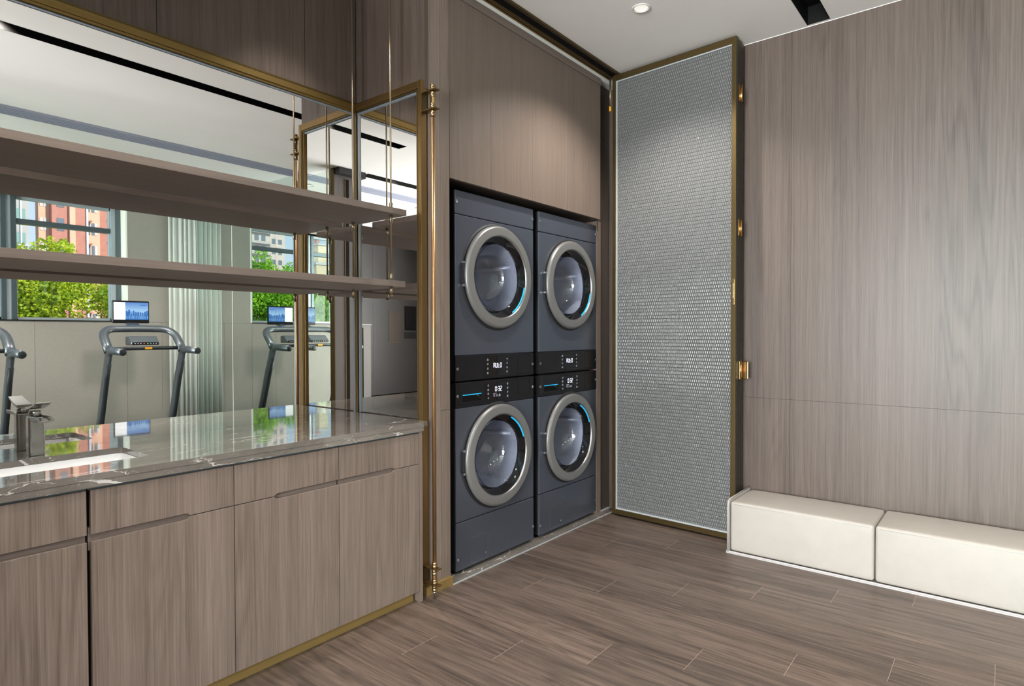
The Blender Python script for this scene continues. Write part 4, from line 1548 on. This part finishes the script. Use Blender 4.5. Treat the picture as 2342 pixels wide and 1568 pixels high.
# ------------------------------------------------------------------ treadmills
def person_shape(m, x, z, s, y, arm):
    m.lathe([(0.0005, -0.0006), (0.0028 * s, -0.0006)], (x, y, z + 0.021 * s), 'Y', 8)
    m.box(x - 0.003 * s, x + 0.003 * s, y - 0.0006, y, z + 0.008 * s, z + 0.019 * s)
    m.box(x - 0.003 * s, x - 0.0005 * s, y - 0.0006, y, z, z + 0.009 * s)
    m.box(x + 0.0008 * s, x + 0.0033 * s, y - 0.0006, y, z, z + 0.009 * s)
    if arm:
        m.box(x + 0.002 * s, x + 0.0085 * s, y - 0.0006, y, z + 0.016 * s, z + 0.018 * s)


def bez(p0, p1, p2, n=6):
    return [tuple((1 - t) ** 2 * a + 2 * (1 - t) * t * b + t * t * c for a, b, c in zip(p0, p1, p2)) for t in (i / n for i in range(n + 1))]


def treadmill(X, label, flip=1):
    """stands facing the windows; user side is +Y"""
    t = thing('treadmill', label, 'treadmill', (X, -2.2, 0), 'treadmills facing the windows')
    L, Rr = X - 0.40, X + 0.40
    for xb in (L, Rr):
        m = MB()
        pts = [(xb, -2.80, 0.10), (xb, -2.69, 0.40), (xb, -2.56, 0.78), (xb, -2.475, 0.98)] + bez((xb, -2.455, 1.03), (xb, -2.43, 1.105), (xb, -2.33, 1.107), 5) + [(xb, -2.02, 1.093)]
        m.tube(pts, [0.066, 0.066, 0.064, 0.062, 0.062, 0.058, 0.054, 0.048, 0.044, 0.042, 0.040], 16, [0.032] * 4 + [0.034] * 3 + [0.036] * 4, up=Vector((1, 0, 0)))
        m.build('upright', 'tread', t)
        m = MB()
        m.lathe([(0.036, 0.0), (0.037, 0.006), (0.030, 0.010), (0.0005, 0.010)], (xb, -2.022, 1.092), 'Y', 18)
        m.build('grip_end', 'tread_d', t)
        m = MB()
        m.tube([(xb, -2.735, 0.12), (xb, -2.625, 0.42), (xb, -2.50, 0.78), (xb, -2.43, 0.95)], 0.014, 8, 0.026, up=Vector((1, 0, 0)))
        m.build('upright_inlay', 'tread_d', t)
    m = MB()
    pts = [(L, -2.43, 1.085), (L, -2.50, 1.17)] + bez((L, -2.56, 1.23), (L, -2.70, 1.36), (L + 0.17, -2.715, 1.358), 7) + [(X, -2.72, 1.360)] \
        + bez((Rr - 0.17, -2.715, 1.358), (Rr, -2.70, 1.36), (Rr, -2.56, 1.23), 7) + [(Rr, -2.50, 1.17), (Rr, -2.43, 1.085)]
    m.tube(pts, 0.050, 16, 0.036, up=Vector((0, 1, 0)))
    m.build('handlebar', 'tread', t)
    m = MB()
    m.box(L + 0.13, Rr - 0.13, -2.69, -2.672, 1.325, 1.352)
    m.build('bar_pad', 'tread_d', t, 0.005)
    m = MB()
    m.tube([(L, -2.46, 1.125), (Rr, -2.46, 1.125)], 0.017, 12, 0.022)
    m.build('crossbar', 'tread_d', t)
    box(X - 0.02, X + 0.06, -2.445, -2.438, 1.113, 1.137).build('badge', 'orange', t, 0.003)
    m = MB()
    m.prism([(-2.66, 1.265), (-2.56, 1.27), (-2.475, 1.195), (-2.478, 1.162), (-2.66, 1.162)], 'X', X - 0.155, X + 0.155)
    cn = m.build('console', 'tread', t, 0.012, 3)
    m = MB().box(X - 0.140, X + 0.140, -2.478, -2.470, 1.166, 1.198)
    m.build('button_strip', 'panel', cn, 0.003)
    for nm, mat, xs_ in (('button', 'led_dim', (-0.115, -0.085, -0.055, 0.055, 0.085, 0.115)), ('stop_button', 'red', (-0.018,)), ('start_button', 'green', (0.022,))):
        for q in xs_:
            MB().box(X + q - 0.006, X + q + 0.006, -2.470, -2.468, 1.177, 1.187).build(nm, mat, cn)
    m = MB()
    m.prism([(-2.76, 1.36), (-2.71, 1.385), (-2.895, 1.435), (-2.93, 1.435), (-2.93, 1.42)], 'X', X - 0.06, X + 0.06)
    m.build('display_neck', 'tread', t, 0.004)
    ds = MB().box(X - 0.205, X + 0.205, -2.93, -2.902, 1.428, 1.705).build('display', 'panel', t, 0.008, 3)
    Yd = -2.9015
    fx = lambda a, b_: sorted((X + flip * a, X + flip * b_))
    box(*fx(-0.192, -0.066), Yd, Yd + 0.0015, 1.470, 1.685).build('screen_side_panel', SCR['white'], ds)
    box(*fx(-0.066, 0.192), Yd, Yd + 0.0015, 1.470, 1.685).build('screen_picture', SCR['blue'], ds)
    m = MB()
    rr = random.Random(5)
    for k in range(10):
        xx = X + flip * (-0.050 + k * 0.0255)
        s_ = 2.9 + rr.random() * 1.7
        person_shape(m, xx, 1.482 + rr.random() * 0.008, s_, Yd + 0.0022, rr.random() > 0.4)
    m.box(*fx(-0.066, 0.192), Yd + 0.0016, Yd + 0.0021, 1.470, 1.487)
    m.box(*fx(0.10, 0.172), Yd + 0.0016, Yd + 0.0021, 1.648, 1.657)
    m.build('screen_silhouettes', SCR['navy'], ds)
    box(X - 0.42, X + 0.42, -3.05, -2.45, 0.04, 0.19).build('motor_cover', 'tread', t, 0.04, 4)
    box(X - 0.27, X + 0.27, -2.45, -1.00, 0.13, 0.165).build('running_belt', 'belt', t, 0.01)
    for sgn in (-1, 1):
        xx = X + sgn * 0.34
        box(xx - 0.07, xx + 0.07, -2.45, -0.97, 0.06, 0.18).build('side_rail', 'tread', t, 0.012)
    box(X - 0.36, X + 0.36, -3.0, -1.05, 0.0, 0.06).build('base_frame', 'tread_d', t)
    return t


SCR = {
    'white': plain('screen_white', (0.6, 0.6, 0.62), 0.3, 0, 0.5, (0.75, 0.77, 0.80), 0.42),
    'navy': plain('screen_navy', (0.02, 0.06, 0.16), 0.3, 0, 0.5, (0.02, 0.10, 0.30), 0.8),
}


def screen_blue():
    m, nt, b = newmat('screen_blue_picture')
    g = nt.nodes.new('ShaderNodeNewGeometry')
    s = nt.nodes.new('ShaderNodeSeparateXYZ')
    nt.links.new(g.outputs['Position'], s.inputs[0])
    f = math_n(nt, 'MULTIPLY', math_n(nt, 'SUBTRACT', s.outputs['Z'], 1.47), 4.7)
    c = ramp(nt, f, [(0.0, (0.35, 0.60, 0.85)), (0.35, (0.45, 0.72, 0.95)), (1.0, (0.03, 0.16, 0.52))])
    nt.links.new(c, b.inputs['Emission Color'])
    b.inputs['Emission Strength'].default_value = 0.6
    b.inputs['Base Color'].default_value = (0.05, 0.08, 0.15, 1)
    return m


SCR['blue'] = screen_blue()
treadmill(2.975, 'treadmill with lit screen in front of the window corner and curtain')
treadmill(1.29, 'treadmill whose right grip shows at the left edge of the mirror')
treadmill(-1.19, 'treadmill beyond the glass partition, seen in the mirror corner', -1)

# ------------------------------------------------------------------ outside: buildings, trees, ground
MT['asphalt'] = textured('sunlit_pavement', (0.45, 0.44, 0.42), (0.55, 0.54, 0.51), (2, 2, 2), 0.9)
MT['brick_r'] = textured('red_brick_wall', (0.40, 0.17, 0.125), (0.46, 0.205, 0.155), (3, 3, 3), 0.9)
MT['brick_o'] = textured('orange_render', (0.66, 0.36, 0.24), (0.72, 0.41, 0.28), (2, 2, 2), 0.9)
MT['pale'] = textured('pale_facade', (0.36, 0.35, 0.33), (0.40, 0.39, 0.37), (2, 2, 2), 0.9)
MT['beigeb'] = textured('beige_facade', (0.46, 0.40, 0.35), (0.52, 0.45, 0.40), (2, 2, 2), 0.9)
MT['yellow'] = textured('cream_yellow_facade', (0.60, 0.49, 0.30), (0.66, 0.55, 0.35), (2, 2, 2), 0.9)
MT['wglass'] = plain('dark_window_glass', (0.13, 0.16, 0.20), 0.2)
MT['wglass_g'] = plain('green_window_glass', (0.16, 0.28, 0.25), 0.5)
MT['wwhite'] = plain('white_window', (0.50, 0.51, 0.53), 0.6)
MT['bark'] = textured('tree_bark', (0.09, 0.06, 0.04), (0.14, 0.10, 0.07), (10, 10, 3), 0.9)
GZ = -5.0
struct(box(-90, 90, -120, YB - 1.0, GZ - 0.2, GZ).build('ground', 'asphalt'), 'sunlit pavement below the gym windows')

YBK = -45.0
b1 = thing('apartment_building', 'red brick and orange apartment block beyond the window', 'building', (14.5, YBK - 4, GZ))
TOPZ = 30.0
segs = [(12.46, 13.06, 'brick_o', 0.6), (13.06, 14.02, 'brick_r', 0.0), (14.02, 14.35, 'brick_o', -0.25), (14.35, 15.10, 'brick_r', 0.0),
        (15.10, 16.05, 'brick_o', 0.5), (16.05, 17.6, 'brick_r', 0.9), (17.6, 21.5, 'brick_o', 0.3), (21.5, 27, 'brick_r', 0.6)]
for a, b_, mt, dep in segs:
    box(a, b_, YBK - 1.0 - (0.3 if dep else 0), YBK - dep, GZ, TOPZ).build('facade_bay', mt, b1)
for x in (15.10, 17.62):
    box(x - 0.06, x + 0.06, YBK - 0.25, YBK + 0.12, GZ, TOPZ).build('drainpipe', 'wwhite', b1)
wins = []
for fz in range(-3, 12):
    z = 8.35 + (fz - 2) * 1.62
    for (x, dep, w_, mt) in ((12.62, 0.6, 0.16, 'wwhite'), (12.85, 0.6, 0.16, 'wwhite'), (13.55, 0.0, 0.42, 'wglass'), (15.35, 0.5, 0.18, 'wglass'), (15.62, 0.5, 0.16, 'wglass'),
                             (15.80, 0.5, 0.14, 'wwhite'), (16.02, 0.5, 0.0, 'wwhite'), (17.35, 0.9, 0.15, 'wwhite'), (18.3, 0.3, 0.5, 'wglass'), (20.2, 0.3, 0.5, 'wglass')):
        if w_ and z < 20:
            box(x - w_ / 2, x + w_ / 2, YBK - dep - 0.1, YBK - dep + 0.03, z, z + 0.85).build('window', mt, b1)
    if z < 20:
        box(16.75, 17.3, YBK - 0.9, YBK - 0.45, z - 0.12, z - 0.05).build('ledge', 'brick_r', b1)
        box(15.18, 15.5, YBK - 0.6, YBK - 0.2, z + 0.9, z + 1.0).build('ledge', 'brick_r', b1)

b2 = thing('white_tower', 'white and green glazed tower left of the brick block', 'building', (11, YBK - 4, GZ))
box(5.0, 11.58, YBK - 1.5, YBK + 1.0, GZ, 26).build('facade', 'pale', b2)
for fz in range(10):
    z = 4.0 + fz * 1.55
    box(6.0, 11.38, YBK + 0.98, YBK + 1.03, z, z + 0.72).build('window_band', 'wglass_g', b2)
    box(6.0, 11.5, YBK + 1.0, YBK + 1.15, z - 0.12, z - 0.04).build('floor_band', 'wwhite', b2)
for x in (6.5, 8.0, 9.6, 11.1):
    box(x, x + 0.09, YBK + 1.0, YBK + 1.1, GZ, 26).build('mullion', 'wwhite', b2)

b3 = thing('beige_tower', 'distant beige tower block with banded balconies', 'building', (-28, -64, GZ))
box(-31.9, -29.6, -70, -60.8, GZ, 24).build('facade', 'beigeb', b3)
box(-29.6, -20.0, -70, -60, GZ, 24).build('facade', 'beigeb', b3)
for fz in range(14):
    z = 3.0 + fz * 1.2
    box(-29.5, -20.2, -60.4, -59.7, z, z + 0.25).build('balcony', 'pale', b3)
    for x in (-31.5, -30.7):
        box(x, x + 0.45, -60.85, -60.77, z + 0.3, z + 0.85).build('window', 'wglass', b3)
    for x in (-29.0, -28.2, -27.3, -26.2, -25.2):
        box(x, x + 0.5, -60.05, -59.97, z + 0.35, z + 0.95).build('window', 'wglass', b3)

b4 = thing('yellow_building', 'cream yellow house with a small roof tower and chimney', 'building', (-35, -53, GZ))
box(-48, -32.75, -58, -50, GZ, 8.45).build('facade', 'yellow', b4)
box(-34.0, -33.0, -51.5, -50.05, 8.45, 10.45).build('roof_tower', 'yellow', b4)
box(-34.15, -32.9, -51.6, -49.95, 10.45, 10.6).build('tower_cornice', 'wwhite', b4)
box(-48, -32.65, -58, -49.9, 8.4, 8.65).build('cornice', 'wwhite', b4)
box(-33.5, -33.15, -51.0, -50.6, 10.6, 11.1).build('chimney', 'brick_r', b4)
for z in (4.4, 6.9):
    for x in (-34.3, -36.2, -38.2):
        box(x, x + 0.35, -50.05, -49.96, z, z + 1.0).build('window', 'wglass', b4)
        box(x - 0.1, x + 0.5, -49.99, -49.75, z - 0.6, z - 0.2).build('balcony', 'orange', b4)


def leaf_mat(name, c1, c2):
    m, nt, b = newmat(name)
    n = noise(nt, mapping(nt, position(nt), (2.5, 2.5, 2.5)), 1, 3, 0.6)
    nt.links.new(ramp(nt, n, [(0.35, c1), (0.65, c2)]), b.inputs['Base Color'])
    setp(b, Roughness=0.6)
    b.inputs['Transmission Weight'].default_value = 0.0
    tr = nt.nodes.new('ShaderNodeBsdfTranslucent')
    nt.links.new(ramp(nt, n, [(0.35, c1), (0.65, c2)]), tr.inputs[0])
    mx = nt.nodes.new('ShaderNodeMixShader')
    mx.inputs[0].default_value = 0.45
    nt.links.new(b.outputs[0], mx.inputs[1])
    nt.links.new(tr.outputs[0], mx.inputs[2])
    nt.links.new(mx.outputs[0], nt.nodes['Material Output'].inputs[0])
    return m


MT['leaf_y'] = leaf_mat('yellow_green_leaves', (0.22, 0.36, 0.02), (0.62, 0.68, 0.03))
MT['leaf_g'] = leaf_mat('bright_green_leaves', (0.10, 0.30, 0.01), (0.38, 0.66, 0.03))


def crown_mesh(name, clusters, n_leaf, mat, size=0.16, seed=1):
    rr = random.Random(seed)
    m = MB()
    for (cx, cyy, cz, rx, rz) in clusters:
        k = int(n_leaf * rx * rx * 3.6)
        for _ in range(k):
            while True:
                v = Vector((rr.uniform(-1, 1), rr.uniform(-1, 1), rr.uniform(-1, 1)))
                if 0.25 < v.length < 1:
                    break
            p = Vector((cx + v.x * rx, cyy + v.y * rx, cz + v.z * rz))
            a = Vector((rr.gauss(0, 1), rr.gauss(0, 1), rr.gauss(0, 1))).normalized()
            b_ = a.cross(Vector((rr.gauss(0, 1), rr.gauss(0, 1), rr.gauss(0, 1)))).normalized()
            s = size * rr.uniform(0.6, 1.25)
            q = [p - a * s * 0.5, p + b_ * s * 0.42, p + a * s * 0.6, p - b_ * s * 0.42]
            m.bm.faces.new([m.bm.verts.new(x) for x in q])
    bmesh_name = m.bm
    me = bpy.data.meshes.new(name)
    m.bm.to_mesh(me)
    m.bm.free()
    me.materials.append(MT[mat])
    return me


def tree(x, y, h, label, seed, mat, spread=2.0, n_leaf=640):
    t = thing('street_tree', label, 'tree', (x, y, GZ), 'trees outside the windows')
    rr = random.Random(seed)
    cl = []
    for k in range(15):
        a = rr.uniform(0, 2 * PI)
        d = rr.uniform(0.1, 1) * spread
        cl.append((math.cos(a) * d, math.sin(a) * d * 0.7, -GZ + h - 0.9 - rr.uniform(0, 4.0) - 0.35 * d, rr.uniform(0.6, 1.15), rr.uniform(0.5, 0.9)))
    for k in range(7):
        a = rr.uniform(0, 2 * PI)
        d = rr.uniform(0.1, 1.0) * spread
        cl.append((math.cos(a) * d, math.sin(a) * d * 0.6, -GZ + h - rr.uniform(0.75, 1.1), 0.62, 0.55))
    for k in range(6):
        a = rr.uniform(0, 2 * PI)
        d = rr.uniform(0.2, 0.9) * spread
        cl.append((math.cos(a) * d, math.sin(a) * d * 0.6, -GZ + h - rr.uniform(0.1, 0.8), 0.33, 0.4))
    me = crown_mesh('crown', cl, n_leaf, mat, 0.088, seed)
    o = bpy.data.objects.new('crown', me)
    COL.objects.link(o)
    o.parent = t
    m = MB()
    m.tube([(x, y, GZ), (x + 0.1, y, GZ + 2.5), (x, y, GZ + 5.5), (x - 0.05, y, h - 1.3)], [0.12, 0.09, 0.05, 0.02], 8)
    for k in range(4):
        a = rr.uniform(0, 2 * PI)
        z = GZ + rr.uniform(2.5, 5.0)
        m.tube([(x, y, z), (x + math.cos(a) * 0.8, y + math.sin(a) * 0.8, z + 0.8), (x + math.cos(a) * 1.5, y + math.sin(a) * 1.5, z + 1.9)], [0.03, 0.02, 0.01], 6)
    m.build('trunk', 'bark', t)
    return t


tree(4.8, -14.2, 3.72, 'yellow-green tree whose tip rises left in front of the brick block', 11, 'leaf_y', 0.9)
tree(6.7, -14.0, 3.05, 'low yellow-green tree right of the taller one before the brick block', 12, 'leaf_y', 1.5)
tree(3.0, -15.0, 2.9, 'yellow-green tree behind the left window pane', 13, 'leaf_y', 1.6)
tree(9.2, -15.0, 3.1, 'yellow-green tree farthest right outside the gym', 14, 'leaf_y', 1.6)
tree(-2.5, -14.0, 3.9, 'bright green tree in front of the beige tower', 21, 'leaf_g', 1.5)
tree(-4.6, -14.5, 3.75, 'bright green tree beside the one before the beige tower', 22, 'leaf_g', 1.5)
tree(-0.3, -14.5, 3.6, 'bright green tree between brick block and beige tower', 23, 'leaf_g', 1.5)
tree(-8.6, -14.0, 3.1, 'bright green tree below the yellow house', 24, 'leaf_g', 1.6)
tree(-11.2, -14.5, 3.0, 'bright green tree left of the yellow house', 25, 'leaf_g', 1.6)
tree(-6.4, -15.5, 3.3, 'bright green tree between beige tower and yellow house', 26, 'leaf_g', 1.4)
